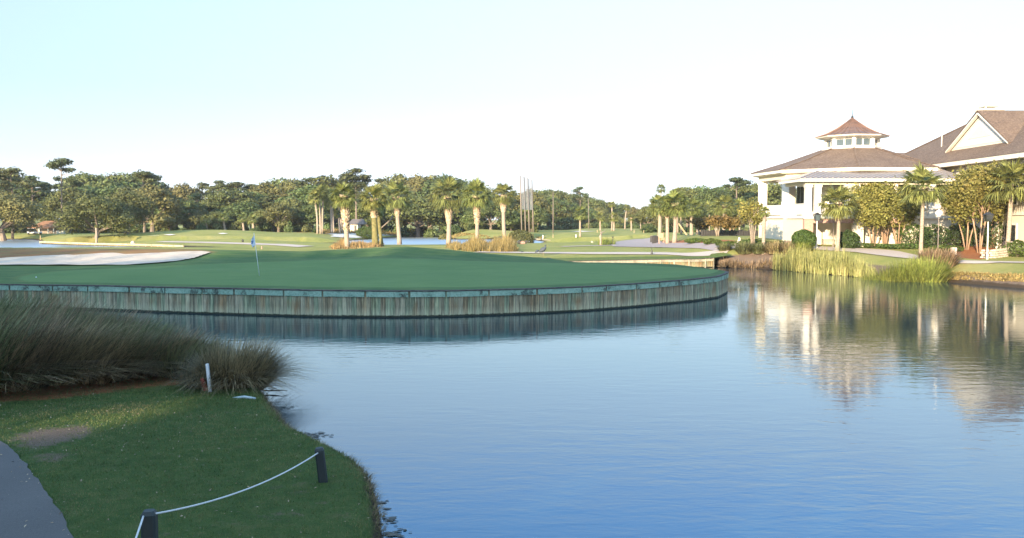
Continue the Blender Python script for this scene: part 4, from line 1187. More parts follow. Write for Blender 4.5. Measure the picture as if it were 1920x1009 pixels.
# ------------------------------------------------------------------ left hut, golf carts, little house
def hut():
    x, y = XY(88, 186); z = hz(x, y); k = y / F
    t = thing('cart_hut', (x, y, z), 'small open hut with an orange-brown shingle roof under the left trees', 'hut')
    W2 = 3.6
    mb = MB(); mb.box(-3.2, 3.4, 1.8, 4.0, 0, 1.5); mb.build('wall', 'greywood', t)
    mb = MB()
    e = 1.15; rz_ = 2.75
    mb.add([(-3.9, -.6, e + .15), (-.4, -.6, e + .15), (.9, 3.0, rz_), (-2.2, 3.0, rz_ - .1), (-3.9, -.6, e), (-.4, -.6, e), (.9, 3.0, rz_ - .15), (-2.2, 3.0, rz_ - .25)],
           [(0, 1, 2, 3), (7, 6, 5, 4), (0, 4, 5, 1), (1, 5, 6, 2), (2, 6, 7, 3), (3, 7, 4, 0)])
    mb.build('roof', 'hutroof', t)
    mb = MB()
    mb.add([(-1.3, -1.4, e + .13), (2.1, -1.4, e + .13), (3.6, 2.2, rz_ - .35), (.1, 2.2, rz_ - .25), (-1.3, -1.4, e - .02), (2.1, -1.4, e - .02), (3.6, 2.2, rz_ - .5), (.1, 2.2, rz_ - .4)],
           [(0, 1, 2, 3), (7, 6, 5, 4), (0, 4, 5, 1), (1, 5, 6, 2), (2, 6, 7, 3), (3, 7, 4, 0)])
    mb.build('roof', 'hutroof', t)
    mb = MB()
    mb.add([(-2.2, 3.01, rz_ - .1), (.9, 3.01, rz_), (3.6, 2.25, rz_ - .35), (4.2, 5.2, 1.3), (-3.2, 5.2, 1.3)], [(0, 1, 2, 3, 4)])
    mb.build('back_roof', 'hutroof', t)
    for xx in (-1.1, .75, 1.9):
        mb = MB(); mb.box(xx - .1, xx + .1, -1.2, -1.0, 0, 1.14); mb.build('post', 'cream', t)
    mb = MB(); mb.box(2.3, 3.9, -.9, .2, 0, .62); mb.build('counter', 'cream', t)
hut()
def golf_cart(px, label):
    x, y = XY(px, 182); z = hz(x, y)
    t = thing('golf_cart', (x, y, z), label, 'golf cart', 'golf carts parked in front of the hut', R(20))
    mb = MB(); mb.box(-.75, .75, -.42, .42, .22, .50); mb.box(-.75, -.35, -.4, .4, .501, .62); mb.box(.40, .78, -.38, .38, .501, .60); mb.build('body', 'whitepole', t, bevel=.05)
    mb = MB(); mb.box(-.2, .15, -.38, .38, .52, .62); mb.box(-.27, -.20, -.38, .38, .6, .9); mb.build('seat', 'dark', t, bevel=.02)
    mb = MB(); mb.box(-.7, .6, -.42, .42, 1.22, 1.27); mb.build('roof', 'whitepole', t, bevel=.02)
    for a in (-.62, .5):
        for b in (-.37, .37):
            mb = MB(); mb.box(a - .02, a + .02, b - .02, b + .02, .5, 1.22); mb.build('roof_post', 'dark', t)
    for a in (-.5, .5):
        for b in (-.42, .42):
            mb = MB(); mb.tube([(a, b - .06, .18), (a, b + .06, .18)], .18, 12); mb.build('wheel', 'black', t)
golf_cart(58, 'white golf cart, left of the pair in front of the hut')
golf_cart(70, 'white golf cart, right of the pair in front of the hut')
def house():
    x, y = XY(664, 185); z = hz(x, y)
    t = thing('small_house', (x, y, z), 'small pale house with a grey roof half hidden behind the booted palms', 'house')
    mb = MB(); mb.box(-.9, .75, 0, 4, 0, 2.0); mb.build('wall', 'cream', t)
    mb = MB(); mb.add([(-1.4, -.4, 1.9), (-1.4, 4.4, 1.9), (2.0, 4.4, 1.9), (2.0, -.4, 1.9), (-.7, 2, 3.0), (1.6, 2, 3.0)], [(0, 3, 5, 4), (1, 4, 5, 2), (0, 4, 1), (3, 2, 5), (0, 1, 2, 3)])
    mb.build('roof', 'greymetal', t)
    mb = MB(); mb.box(.0, .5, -.05, .02, .0, 1.7); mb.build('door', 'dark', t)
house()

# ------------------------------------------------------------------ the clubhouse
def clubhouse():
    CX, CY = 32.8, 86.0
    g0 = 1.2
    T = thing('clubhouse', (CX, CY, 0), 'cream clubhouse with a round pavilion, copper-roofed cupola and brown shingle roofs', 'clubhouse')
    def octo(r, n=8, off=-106.5): return [(r * math.cos(R(off + 360 / n * i)), r * math.sin(R(off + 360 / n * i))) for i in range(n)]
    def sh(p_): return p_
    # pavilion base and floor (tabby white wall)
    mb = MB(); mb.prism(octo(8.55), g0, 4.12); mb.build('base_wall', 'cream', T)
    mb = MB(); mb.prism(octo(8.75), 4.123, 4.36); mb.build('porch_floor', 'white', T)
    # core of the pavilion
    mb = MB(); mb.prism(octo(5.0), 4.363, 7.95); core = mb.build('core_wall', 'cream', T)
    for i in range(8):
        a = R(-106.5 + 45 * i + 22.5); ap_ = 5.0 * math.cos(R(22.5))
        for s in (-.95, .95):
            w = MB(); w.box(-.88, .88, -.03, .05, 4.5, 7.3)
            o = w.build('window', 'white', T, (ap_ * math.cos(a) - s * math.sin(a), ap_ * math.sin(a) + s * math.cos(a), 0)); o.rotation_euler = (0, 0, a + R(90))
            q = MB(); q.box(-.76, -.04, -.05, -.031, 4.62, 7.18); q.box(.04, .76, -.05, -.031, 4.62, 7.18); q.build('pane', 'glass', o)
    # piers of the colonnade
    for i in range(8):
        a = R(-106.5 + 45 * i); x, y = 8.2 * math.cos(a), 8.2 * math.sin(a)
        def pier(x, y, w, a):
            mb = MB(); mb.box(-w, w, -w, w, 4.363, 7.75); mb.box(-w - .07, w + .07, -w - .07, w + .07, 4.364, 4.62); mb.box(-w - .07, w + .07, -w - .07, w + .07, 7.45, 7.749)
            o = mb.build('column', 'white', T, (x, y, 0)); o.rotation_euler = (0, 0, a)
        pier(x, y, .42, a)
    # beam ring, soffit, eaves
    mb = MB(); n = 8
    def ring(r0, r1, z0, z1):
        o0, o1 = octo(r0), octo(r1)
        for i in range(8):
            j = (i + 1) % 8
            v = [(*o0[i], z0), (*o0[j], z0), (*o1[j], z0), (*o1[i], z0), (*o0[i], z1), (*o0[j], z1), (*o1[j], z1), (*o1[i], z1)]
            mb.add(v, [(0, 1, 2, 3)[::-1], (4, 5, 6, 7), (0, 4, 5, 1)[::-1], (2, 6, 7, 3)[::-1]])
    ring(7.8, 8.62, 7.753, 8.22); mb.build('entablature', 'cream', T)
    mb = MB(); mb.prism(octo(9.15), 8.222, 8.29); mb.build('soffit', 'cream', T)
    mb = MB(); ring(9.0, 9.33, 8.292, 8.56); mb.build('fascia', 'white', T)
    rf = MB(); rf.frustum(octo(9.42), 8.563, octo(6.2), 9.52, False); rf.frustum(octo(6.2), 9.52, octo(2.75), 10.72, False)
    o0 = octo(9.42); rf.add([(x, y, 8.563) for x, y in o0], [tuple(range(8))])
    r_ = rf.build('roof', 'shingle', T)
    # hip caps
    for i in range(8):
        a = R(-106.5 + 45 * i); hp = MB()
        hp.beam((9.40 * math.cos(a), 9.40 * math.sin(a), 8.60), (6.2 * math.cos(a), 6.2 * math.sin(a), 9.555), .22, .05)
        hp.beam((6.2 * math.cos(a), 6.2 * math.sin(a), 9.555), (2.75 * math.cos(a), 2.75 * math.sin(a), 10.755), .22, .05)
        hp.build('hip_cap', 'shingle', r_)
    # cupola
    mb = MB(); mb.prism(octo(2.70), 10.6, 10.95); mb.prism(octo(2.30), 10.952, 11.75); cu = mb.build('cupola', 'white', T)
    for i in range(8):
        a = R(-106.5 + 45 * i + 22.5); ap_ = 2.30 * math.cos(R(22.5))
        for s in (-.42, .42):
            w = MB(); w.box(-.34, .34, -.025, .03, 11.02, 11.62); o = w.build('window', 'cupglass', cu, (ap_ * math.cos(a) - s * math.sin(a), ap_ * math.sin(a) + s * math.cos(a), 0)); o.rotation_euler = (0, 0, a + R(90))
        a = R(-106.5 + 45 * i)
        c_ = MB(); c_.box(-.17, .17, -.17, .17, 10.955, 11.745); o = c_.build('corner_post', 'white', cu, (2.36 * math.cos(a), 2.36 * math.sin(a), 0)); o.rotation_euler = (0, 0, a)
    mb = MB(); mb.frustum(octo(2.5), 11.752, octo(3.30), 11.86); mb.frustum(octo(3.30), 11.861, octo(3.36), 11.98); mb.build('cupola_cornice', 'white', cu)
    prof = [(3.42, 11.982), (2.45, 12.28), (1.45, 12.78), (.6, 13.36), (.06, 13.78)]
    mb = MB()
    for (r0, z0), (r1, z1) in zip(prof[:-1], prof[1:]): mb.frustum(octo(r0), z0, octo(r1), z1, False)
    cr = mb.build('cupola_roof', 'copper', cu)
    sm_ = MB()
    for i in range(8):
        a0, a1 = R(-106.5 + 45 * i), R(-106.5 + 45 * (i + 1))
        for t in (0, .25, .5, .75):
            pts = []
            for r0, z0 in prof:
                p0 = np.array([r0 * math.cos(a0), r0 * math.sin(a0)]); p1 = np.array([r0 * math.cos(a1), r0 * math.sin(a1)])
                # seams run straight down the slope
                tt = t if True else t
                pts.append((*(p0 * (1 - tt) + p1 * tt), z0 + .02))
            for pa, pb in zip(pts[:-1], pts[1:]): sm_.beam(pa, pb, .045, .05)
    sm_.build('seams', 'copper', cr)
    mb = MB(); mb.ball(0, 0, 13.86, .13, n=10, m=6); mb.cyl(0, 0, 13.8, 14.1, .06, .04, 8); mb.cyl(0, 0, 14.1, 14.6, .03, .012, 6); mb.build('spire', 'dark', cu)
    # railing between the pavilion piers
    def rail(ax, ay, bx, by, z0=4.36, parent=T):
        r = MB(); d = math.hypot(bx - ax, by - ay); n_ = int(d / .16)
        r.beam((ax, ay, z0 + .98), (bx, by, z0 + .98), .14, .09); r.beam((ax, ay, z0 + .12), (bx, by, z0 + .12), .10, .07)
        for i in range(1, n_):
            t = i / n_; x, y = ax + (bx - ax) * t, ay + (by - ay) * t
            r.beam((x, y, z0 + .155), (x, y, z0 + .935), .055, .055, (1, 0, 0))
        return r.build('railing', 'white', parent)
    for i in range(8):
        a0, a1 = R(-106.5 + 45 * i), R(-106.5 + 45 * (i + 1))
        p0 = Vector((8.2 * math.cos(a0), 8.2 * math.sin(a0))); p1 = Vector((8.2 * math.cos(a1), 8.2 * math.sin(a1))); d = (p1 - p0).normalized() * .45
        if i in (7, 0): continue
        rail(p0.x + d.x, p0.y + d.y, p1.x - d.x, p1.y - d.y)
    # ceiling pendant seen through the left openings
    mb = MB(); mb.cyl(-5.6, -3.6, 7.5, 8.22, .03, .03, 6); mb.ball(-5.6, -3.6, 7.35, .26, n=10, m=6); mb.build('pendant_lamp', 'lampglass', T)
    # ---- front porch with the grey seam roof (coordinates from the pavilion centre)
    X = lambda x: x - CX
    Y_ = lambda y: y - CY
    x0, x1, yf, yb = 24.6, 37.4, 74.6, 79.2
    # lower wall with the two recesses
    def wall(a, b, z0, z1, y0=yf, y1=yf + .4, mat='cream', nm='wall'):
        m_ = MB(); m_.box(X(a), X(b), Y_(y0), Y_(y1), z0, z1); return m_.build(nm, mat, T)
    wall(x0, 25.35, g0, 4.1, mat='pinkstone', nm='pier')
    wall(28.75, 29.6, g0, 4.1, nm='pier'); wall(33.0, 33.6, g0, 4.1, nm='pier')
    wall(25.35, 28.75, 3.72, 4.1, yf + .03, yf + .38, 'pinkstone', 'lintel'); wall(29.6, 33.0, 3.72, 4.1, yf + .03, yf + .38, 'pinkstone', 'lintel')
    wall(33.6, x1, g0, 4.1)
    wall(x0 + .35, x1, g0, 4.1, 77.0, 77.3, nm='back_wall')
    m_ = MB(); m_.box(X(x0), X(x0) + .34, Y_(yf) + .4, Y_(80.5), g0, 4.1); m_.build('wall', 'cream', T)
    m_ = MB(); m_.box(X(x0) - .12, X(x1), Y_(yf) - .12, Y_(yb), 4.102, 4.352); m_.build('porch_floor', 'white', T)
    d = MB(); d.box(X(30.6), X(31.8), Y_(76.94), Y_(76.98), g0, 3.5); d.build('door', 'white', T)
    for cx in (24.95, 25.75, 28.25, 28.95, 31.4, 32.1, 34.6, 35.3):
        m_ = MB(); w = .24; yy = Y_(yf) + .25
        m_.box(X(cx) - w, X(cx) + w, yy - w, yy + w, 4.354, 6.95); m_.box(X(cx) - w - .05, X(cx) + w + .05, yy - w - .05, yy + w + .05, 4.355, 4.56); m_.box(X(cx) - w - .05, X(cx) + w + .05, yy - w - .05, yy + w + .05, 6.72, 6.949)
        m_.build('column', 'white', T)
    for a, b in ((26.05, 28.0), (29.2, 31.1), (32.4, 34.3)): rail(X(a), Y_(yf) + .25, X(b), Y_(yf) + .25)
    rail(X(24.95), Y_(yf) + .55, X(24.95), Y_(79))
    m_ = MB(); m_.box(X(x0), X(x1), Y_(yf), Y_(yf) + .5, 6.952, 7.2); m_.box(X(x0), X(x0) + .5, Y_(yf) + .502, Y_(80), 6.952, 7.2); m_.build('porch_beam', 'cream', T)
    # inner wall with dark openings
    m_ = MB(); m_.box(X(27.0), X(37.4), Y_(77.4), Y_(77.7), 4.356, 7.3); m_.build('inner_wall', 'cream', T)
    for a in (27.5, 30.2, 33.2):
        m_ = MB(); m_.box(X(a), X(a + 2.1), Y_(77.33), Y_(77.42), 4.45, 6.6); o = m_.build('window', 'white', T)
        m_ = MB(); m_.box(X(a) + .1, X(a + .98), Y_(77.3), Y_(77.328), 4.55, 6.5); m_.box(X(a) + 1.12, X(a + 2.0), Y_(77.3), Y_(77.328), 4.55, 6.5); m_.build('pane', 'glass', o)
    # eaves and roof
    e = 7.24
    m_ = MB(); m_.box(X(x0) - .55, X(x1) + .4, Y_(yf) - .55, Y_(80), e - .036, e); m_.build('soffit', 'cream', T)
    m_ = MB(); m_.box(X(x0) - .62, X(x1) + .4, Y_(yf) - .62, Y_(yf) - .55, e - .06, e + .18); m_.box(X(x0) - .62, X(x0) - .55, Y_(yf) - .548, Y_(80), e - .06, e + .18); m_.build('fascia', 'white', T)
    A = (X(x0) - .68, Y_(yf) - .68, e + .185); B = (X(x1) + .4, Y_(yf) - .68, e + .185); Cc = (X(x1) + .4, Y_(79.6), 8.62); D = (X(27.4), Y_(79.6), 8.36); E = (X(x0) - .68, Y_(81), e + .185)
    m_ = MB(); m_.add([A, B, Cc, D, E, (D[0], Y_(81), 8.36)], [(0, 1, 2, 3), (0, 3, 5, 4)])
    pr = m_.build('porch_roof', 'greymetal', T)
    s_ = MB()
    nx = 30
    for i in range(nx + 1):
        x = A[0] + (B[0] - A[0]) * i / nx
        t1 = 1.0 if x >= D[0] else (x - A[0]) / (D[0] - A[0])
        if t1 < .03: continue
        zt_ = D[2] if x < D[0] else D[2] + (Cc[2] - D[2]) * (x - D[0]) / (Cc[0] - D[0])
        s_.beam((x, A[1], A[2] + .03), (x, A[1] + (Cc[1] - A[1]) * t1, A[2] + .035 + (zt_ - A[2]) * t1), .13, .09)
    s_.beam((A[0], A[1], A[2] + .03), (D[0], D[1], D[2] + .03), .12, .06)
    for i in range(1, 12):
        y = A[1] + (E[1] - A[1]) * i / 12; t1 = min(1, (y - A[1]) / (D[1] - A[1]))
        s_.beam((A[0], y, A[2] + .025), (A[0] + (D[0] - A[0]) * t1, y, A[2] + .025 + (D[2] - A[2]) * t1), .05, .06)
    s_.build('seams', 'seam', pr)
    # wall lantern on the brick pier
    # ---- main wing to the right
    wx = 38.9
    m_ = MB(); m_.box(X(wx), X(66), Y_(60), Y_(94), g0, 8.62); m_.build('wall', 'cream', T)
    m_ = MB(); m_.box(X(wx) - .10, X(wx) - .003, Y_(60.2), Y_(93.8), 8.1, 8.45); m_.box(X(wx) - .12, X(wx) - .003, Y_(60.2), Y_(93.8), 4.35, 4.6); m_.build('trim', 'white', T)
    for k_ in range(8):
        yy = 62 + k_ * 3.1
        m_ = MB(); m_.box(X(wx) - .10, X(wx) - .004, Y_(yy), Y_(yy + 1.7), 5.1, 7.5); o = m_.build('window', 'white', T)
        m_ = MB(); m_.box(X(wx) - .12, X(wx) - .103, Y_(yy) + .12, Y_(yy) + .8, 5.22, 7.38); m_.box(X(wx) - .12, X(wx) - .103, Y_(yy) + .9, Y_(yy + 1.58), 5.22, 7.38); m_.build('pane', 'glass', o)
        m_ = MB(); m_.box(X(wx) - .08, X(wx) - .004, Y_(yy), Y_(yy + 1.7), 2.2, 3.7); o = m_.build('window', 'white', T)
        m_ = MB(); m_.box(X(wx) - .10, X(wx) - .083, Y_(yy) + .12, Y_(yy + 1.58), 2.32, 3.58); m_.build('pane', 'glass', o)
    for yy in (60.2, 64.6, 70.6, 76.9, 83.3):
        m_ = MB(); m_.box(X(wx) - .28, X(wx) - .125, Y_(yy), Y_(yy) + .45, g0, 8.08); m_.build('pilaster', 'white', T)
    ex0, ex1, ey0, ey1, ez = 37.8, 68, 58, 95, 9.02
    m_ = MB(); m_.box(X(ex0) + .08, X(ex1), Y_(ey0) + .08, Y_(ey1), 8.63, 8.70); m_.build('soffit', 'cream', T)
    m_ = MB(); m_.box(X(ex0), X(ex0) + .078, Y_(ey0), Y_(ey1), 8.62, 8.98); m_.box(X(ex0) + .08, X(ex1), Y_(ey0), Y_(ey0) + .078, 8.62, 8.98); m_.build('fascia', 'white', T)
    r0, r1 = (X(45.3), Y_(84), 14.12), (X(60), Y_(84), 14.12)
    c = [(X(ex0) - .06, Y_(ey0) - .06, 8.985), (X(ex1), Y_(ey0) - .06, 8.985), (X(ex1), Y_(ey1), 8.985), (X(ex0) - .06, Y_(ey1), 8.985)]
    m_ = MB(); m_.add(c + [r0, r1], [(0, 1, 5, 4), (1, 2, 5), (2, 3, 4, 5), (3, 0, 4)]); mr_ = m_.build('roof', 'shingle', T)
    m_ = MB(); m_.beam((r0[0], r0[1], r0[2] + .02), (r1[0], r1[1], r1[2] + .02), .3, .07); m_.beam((c[3][0], c[3][1], c[3][2] + .02), (r0[0], r0[1], r0[2] + .02), .25, .06); m_.beam((c[0][0], c[0][1], c[0][2] + .02), (r0[0], r0[1], r0[2] + .02), .25, .06); m_.build('ridge_cap', 'shingle', mr_)
    # gable facing the lake
    sl = (14.12 - 8.985) / (45.3 - 37.74)
    gx = 39.5; zb = 8.985 + (gx - 37.74) * sl; ya, yb2, ym, za = 70.9, 80.1, 75.2, 12.80
    ga = thing_part = bpy.data.objects.new('gable', None)
    xr = 37.74 + (za - 8.985) / sl
    m_ = MB(); m_.add([(X(gx), Y_(ya), zb), (X(gx), Y_(yb2), zb), (X(gx), Y_(ym), za), (X(gx) + .3, Y_(ya), zb), (X(gx) + .3, Y_(yb2), zb), (X(gx) + .3, Y_(ym), za)], [(0, 2, 1), (3, 4, 5), (0, 1, 4, 3), (1, 2, 5, 4), (2, 0, 3, 5)])
    gb = m_.build('gable', 'cream', T)
    def tri(s, dx, mat, nm, z_lo=0, thick=.03):
        cy_, cz_ = ym, zb + (za - zb) * .36
        P3 = [(ya, zb), (yb2, zb), (ym, za)]; Q = [(cy_ + (a - cy_) * s, cz_ + (b - cz_) * s + z_lo) for a, b in P3]
        q = MB(); q.add([(X(gx) - dx, Y_(a), b) for a, b in Q] + [(X(gx) - dx - thick, Y_(a), b) for a, b in Q], [(0, 1, 2), (3, 5, 4), (0, 3, 4, 1), (1, 4, 5, 2), (2, 5, 3, 0)])
        return q.build(nm, mat, gb)
    tri(.80, .002, 'white', 'panel'); tri(.40, .034, 'cream', 'louvre', .18)
    m_ = MB()
    m_.beam((X(gx) - .18, Y_(ya - .45), zb - .12), (X(gx) - .18, Y_(ym), za + .14), .10, .30, (1, 0, 0)); m_.beam((X(gx) - .18, Y_(yb2 + .45), zb - .12), (X(gx) - .18, Y_(ym), za + .14), .10, .30, (1, 0, 0))
    # beam() takes width across the view axis: rake boards 0.3 deep
    m_.build('rake_board', 'white', gb)
    m_ = MB(); ov = .32
    L1 = [(X(gx) - ov, Y_(ya - .62), zb - .14), (X(gx) - ov, Y_(ym), za + .33), (X(xr) + .4, Y_(ym), za + .33), (X(gx) + .6, Y_(ya - .62), zb - .10)]
    L2 = [(X(gx) - ov, Y_(yb2 + .62), zb - .14), (X(gx) - ov, Y_(ym), za + .33), (X(xr) + .4, Y_(ym), za + .33), (X(gx) + .6, Y_(yb2 + .62), zb - .10)]
    m_.add(L1, [(0, 1, 2, 3)]); m_.add(L2, [(3, 2, 1, 0)])
    gr = m_.build('gable_roof', 'shingle', gb); so = gr.modifiers.new('s', 'SOLIDIFY'); so.thickness = .07; so.offset = -1
    bpy.data.objects.remove(ga)
    # chimney, vent pipe, link roof
    m_ = MB(); m_.box(X(45.6), X(47.4), Y_(86.2), Y_(87.8), 12.5, 14.55); m_.box(X(45.45), X(47.55), Y_(86.05), Y_(87.95), 14.552, 14.75); m_.build('chimney', 'cream', T)
    m_ = MB(); m_.box(X(45.7), X(47.3), Y_(86.3), Y_(87.7), 14.95, 15.02)
    for a in (45.8, 47.1):
        for b in (86.4, 87.5): m_.box(X(a), X(a) + .1, Y_(b), Y_(b) + .1, 14.752, 14.948)
    m_.build('chimney_cap', 'white', T)
    m_ = MB(); m_.cyl(X(40.6), Y_(84.2), 10.4, 13.1, .045, .04, 8); m_.build('vent_pipe', 'white', T)
    m_ = MB(); m_.box(X(36.2), X(44), Y_(88), Y_(99), 8.4, 9.75); m_.box(X(36.0), X(44), Y_(87.8), Y_(99), 9.752, 9.95); m_.build('link_wall', 'cream', T)
    m_ = MB(); m_.add([(X(35.8), Y_(87.6), 9.953), (X(44.5), Y_(87.6), 9.953), (X(44.5), Y_(99), 9.953), (X(35.8), Y_(99), 9.953), (X(38.5), Y_(92), 10.9), (X(44), Y_(92), 10.9)], [(0, 1, 5, 4), (1, 2, 5), (2, 3, 4, 5), (3, 0, 4)]); m_.build('link_roof', 'shingle', T)
clubhouse()

# lamps by the building
def lamp(px, by, ty, label, style, depth=None):
    if depth: x, y = XY(px, depth); z = hz(x, y)
    else: x, y, z = ground(px, by)
    k = y / F; h = ZAT(ty, y) - z
    t = thing('street_lamp', (x, y, z), label, 'lamp post')
    if style == 'globe':
        mb = MB(); mb.cyl(0, 0, -.1, .35, .09, .07, 10); mb.cyl(0, 0, .35, h - .45, .035, .03, 8); mb.build('pole', 'greywood', t)
        mb = MB(); mb.ball(0, 0, h - .22, .26, .26, .22, 14, 8); mb.build('lamp_head', 'lampglass', t, smooth=True)
        mb = MB(); mb.cyl(0, 0, h - .47, h - .41, .14, .16, 10); mb.cyl(0, 0, h - .02, h + .06, .10, .02, 10); mb.build('lamp_cap', 'white', t)
    else:
        mb = MB(); mb.cyl(0, 0, -.1, .5, .085, .06, 10); mb.cyl(0, 0, .5, h - .72, .05, .042, 8); mb.build('pole', 'white', t)
        mb = MB(); mb.frustum([(-.13, -.13), (.13, -.13), (.13, .13), (-.13, .13)], h - .70, [(-.24, -.24), (.24, -.24), (.24, .24), (-.24, .24)], h - .22); mb.build('lamp_head', 'glass' if style == 'dark' else 'cupglass', t)
        mb = MB(); mb.frustum([(-.28, -.28), (.28, -.28), (.28, .28), (-.28, .28)], h - .218, [(-.06, -.06), (.06, -.06), (.06, .06), (-.06, .06)], h - .03); mb.cyl(0, 0, h - .03, h + .1, .03, .01, 6)
        for sx in (-1, 1):
            for sy in (-1, 1): mb.beam((sx * .14, sy * .14, h - .72), (sx * .255, sy * .255, h - .21), .03, .03)
        mb.build('lamp_cap', 'dark', t)
lamp(1760, 474, 394, 'thin lamp post with a white globe right of the tall bare-stemmed palm', 'globe', depth=66)
lamp(1853, 480, 397, 'lamp post with a dark lantern in front of the low stone wall', 'dark', depth=63.5)
lamp(1532, 457, 398, 'lamp post with a clear lantern beside the round clipped bush', 'clear', depth=73.2)
lamp(1563, 458, 387, 'white globe lamp partly behind the fronds of the small palm', 'globe', depth=74.0)

# low stone wall, block and small fixtures
def stone_wall():
    pts = [XY(1839, 65.2), XY(1862, 64.8), XY(1892, 66.5), XY(1915, 70)]
    x0, y0 = pts[0]; z0 = hz(x0, y0)
    t = thing('stone_wall', (x0, y0, z0), 'low curved wall of rough pale stones round the mulch bed', 'stone wall')
    ln = resample(pts, 30); r = random.Random(3); mb = MB()
    for row in range(4):
        for i in range(29):
            a = (ln[i] + ln[i + 1]) / 2; d = ln[i + 1] - ln[i]; L_ = np.linalg.norm(d); an = math.atan2(d[1], d[0])
            s = r.uniform(.80, .97); h = hz(*a) - z0
            o = (row % 2) * .5 * L_ * .6
            cx, cy = a[0] - x0 + d[0] / L_ * o, a[1] - y0 + d[1] / L_ * o
            zz = h - .05 + row * .17
            mb.box(cx - L_ * s / 2, cx + L_ * s / 2, cy - .16 - r.uniform(0, .05), cy + .16, zz, zz + .16 * r.uniform(.85, 1.0), an, (cx, cy))
    mb.build('stones', 'stone', t, bevel=.025)
stone_wall()
x, y, z = ground(1788, 478); k = y / F
mb = MB(); mb.box(-4.0 * k, 4.0 * k, -.2, .2, -.1, 14 * k); tag(mb.build('utility_box', 'tabby', None, (x, y, z), bevel=.03), 'small pale upright utility box at the left edge of the mulch bed', 'utility box')
x, y, z = ground(1386, 460); k = y / F
mb = MB(); mb.cyl(0, 0, -.05, .30, .28, .22, 10); mb.cyl(0, 0, .301, .52, .16, .12, 10); mb.ball(0, 0, .60, .11); tag(mb.build('garden_urn', 'white', None, (x, y, z)), 'small white urn-shaped fixture beside the path in front of the hedge', 'urn')
x, y, z = ground(1553, 459); k = y / F
mb = MB(); mb.box(-.45, .45, -.2, .2, 0, .42); mb.box(-.5, .5, -.24, .24, .421, .5); tag(mb.build('stone_bench', 'stone', None, (x, y, z), bevel=.02), 'small pale block bench between the round bush and the small palm', 'bench')
x, y = XY(1478, 75.4)
mb = MB(); mb.frustum([(-.15, -.15), (.15, -.15), (.15, .15), (-.15, .15)], 0, [(-.25, -.25), (.25, -.25), (.25, .25), (-.25, .25)], .5); tag(mb.build('planter', 'greywood', None, (x, y, hz(x, y))), 'small grey planter pot left of the round clipped bush', 'planter')

# ------------------------------------------------------------------ hedges and clipped bushes
def hedge(px, by, wpx, hpx, mat, label, cat='hedge', round_=False, depth=None, group=None, N=None, name=None, dep=None):
    if depth: x, y = XY(px, depth); z = hz(x, y)
    else: x, y, z = ground(px, by)
    k = y / F; w, h = wpx * k / 2, hpx * k; dd = dep or min(w, 1.1) if not round_ else w
    N = N or int(min(9000, 900 + 900 * w * h))
    if round_: lobes = [(0, 0, h * .52, w * .96, dd * .96, h * .5)]
    else:
        m_ = max(1, int(w / max(dd, .3))); lobes = [((i + .5) / m_ * 2 * w - w, random.uniform(-.1, .1), h * .45, w / m_ * 1.25, dd, h * random.uniform(.48, .56)) for i in range(m_)]
    v, f = lobes_cloud(lobes, N, .075 if k < .06 else .12, thick=.22, under=.9, lump=.035 if round_ else .12, jit=.8)
    v[:, 2] = np.maximum(v[:, 2], -.05)
    t = thing(name or ('clipped_bush' if round_ else 'hedge'), (x, y, z), label, cat, group)
    link('foliage', npmesh('foliage', v, f), mat, t)
    mb = MB()
    for i in range(3): mb.tube([(random.uniform(-.1, .1), 0, -.1), (random.uniform(-.5, .5) * w, 0, h * .6)], [.05, .02], 5)
    mb.build('stem', 'bark', t)
    return t
hedge(1508, 452, 45, 37, 'hedge', 'large round clipped green bush by the lamp post at the pavilion', 'bush', True, depth=72.4, N=9000)
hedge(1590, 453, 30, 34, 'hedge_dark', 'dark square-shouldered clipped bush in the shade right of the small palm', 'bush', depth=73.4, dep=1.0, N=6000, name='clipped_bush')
hedge(1370, 461, 46, 9, 'hedge', 'low rounded hedge left of the white urn')
hedge(1412, 459, 40, 11, 'hedge', 'low rounded hedge below the small bare-stemmed myrtle')
hedge(1470, 456, 60, 10, 'hedge', 'low hedge along the foot of the pavilion wall', depth=76)
hedge(1305, 455.5, 34, 9, 'hedge', 'low green hedge behind the orange mulch by the palm group')
hedge(1335, 457.5, 26, 10, 'hedge', 'small rounded hedge at the right of the orange mulch')
hedge(1350, 449, 60, 9, 'hedge', 'long clipped hedge behind the dark low wall', depth=108)
hedge(1630, 457, 70, 8, 'hedge', 'low yellow-green hedge under the three orange-stemmed myrtles', depth=74)
hedge(1700, 457, 70, 9, 'hedge', 'low leafy hedge between the myrtles and the bare-stemmed palm', depth=72.5)
hedge(1712, 453, 44, 44, 'hedge', 'tall bushy green shrub left of the bare-stemmed palm', 'shrub', depth=74.5, dep=1.5, name='shrub')
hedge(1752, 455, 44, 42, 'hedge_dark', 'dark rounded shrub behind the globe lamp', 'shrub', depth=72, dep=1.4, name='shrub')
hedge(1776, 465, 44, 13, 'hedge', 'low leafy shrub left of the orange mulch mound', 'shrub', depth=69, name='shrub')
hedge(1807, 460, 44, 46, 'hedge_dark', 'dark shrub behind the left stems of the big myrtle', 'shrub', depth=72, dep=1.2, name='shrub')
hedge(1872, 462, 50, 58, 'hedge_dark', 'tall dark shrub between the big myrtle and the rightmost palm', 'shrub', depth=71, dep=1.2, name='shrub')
hedge(1912, 468, 40, 30, 'hedge', 'bright leafy shrub at the right edge behind the rightmost palm', 'shrub', depth=66, dep=1.0, name='shrub')
hedge(976, 434, 54, 40, 'oak_olive', 'round orange-green bush below the practice net', 'bush', True, depth=150, N=5000)
hedge(925, 441, 40, 14, 'yellowgrass', 'low yellow-green shrubs behind the rightmost booted palm', 'shrub', depth=172, name='shrub')
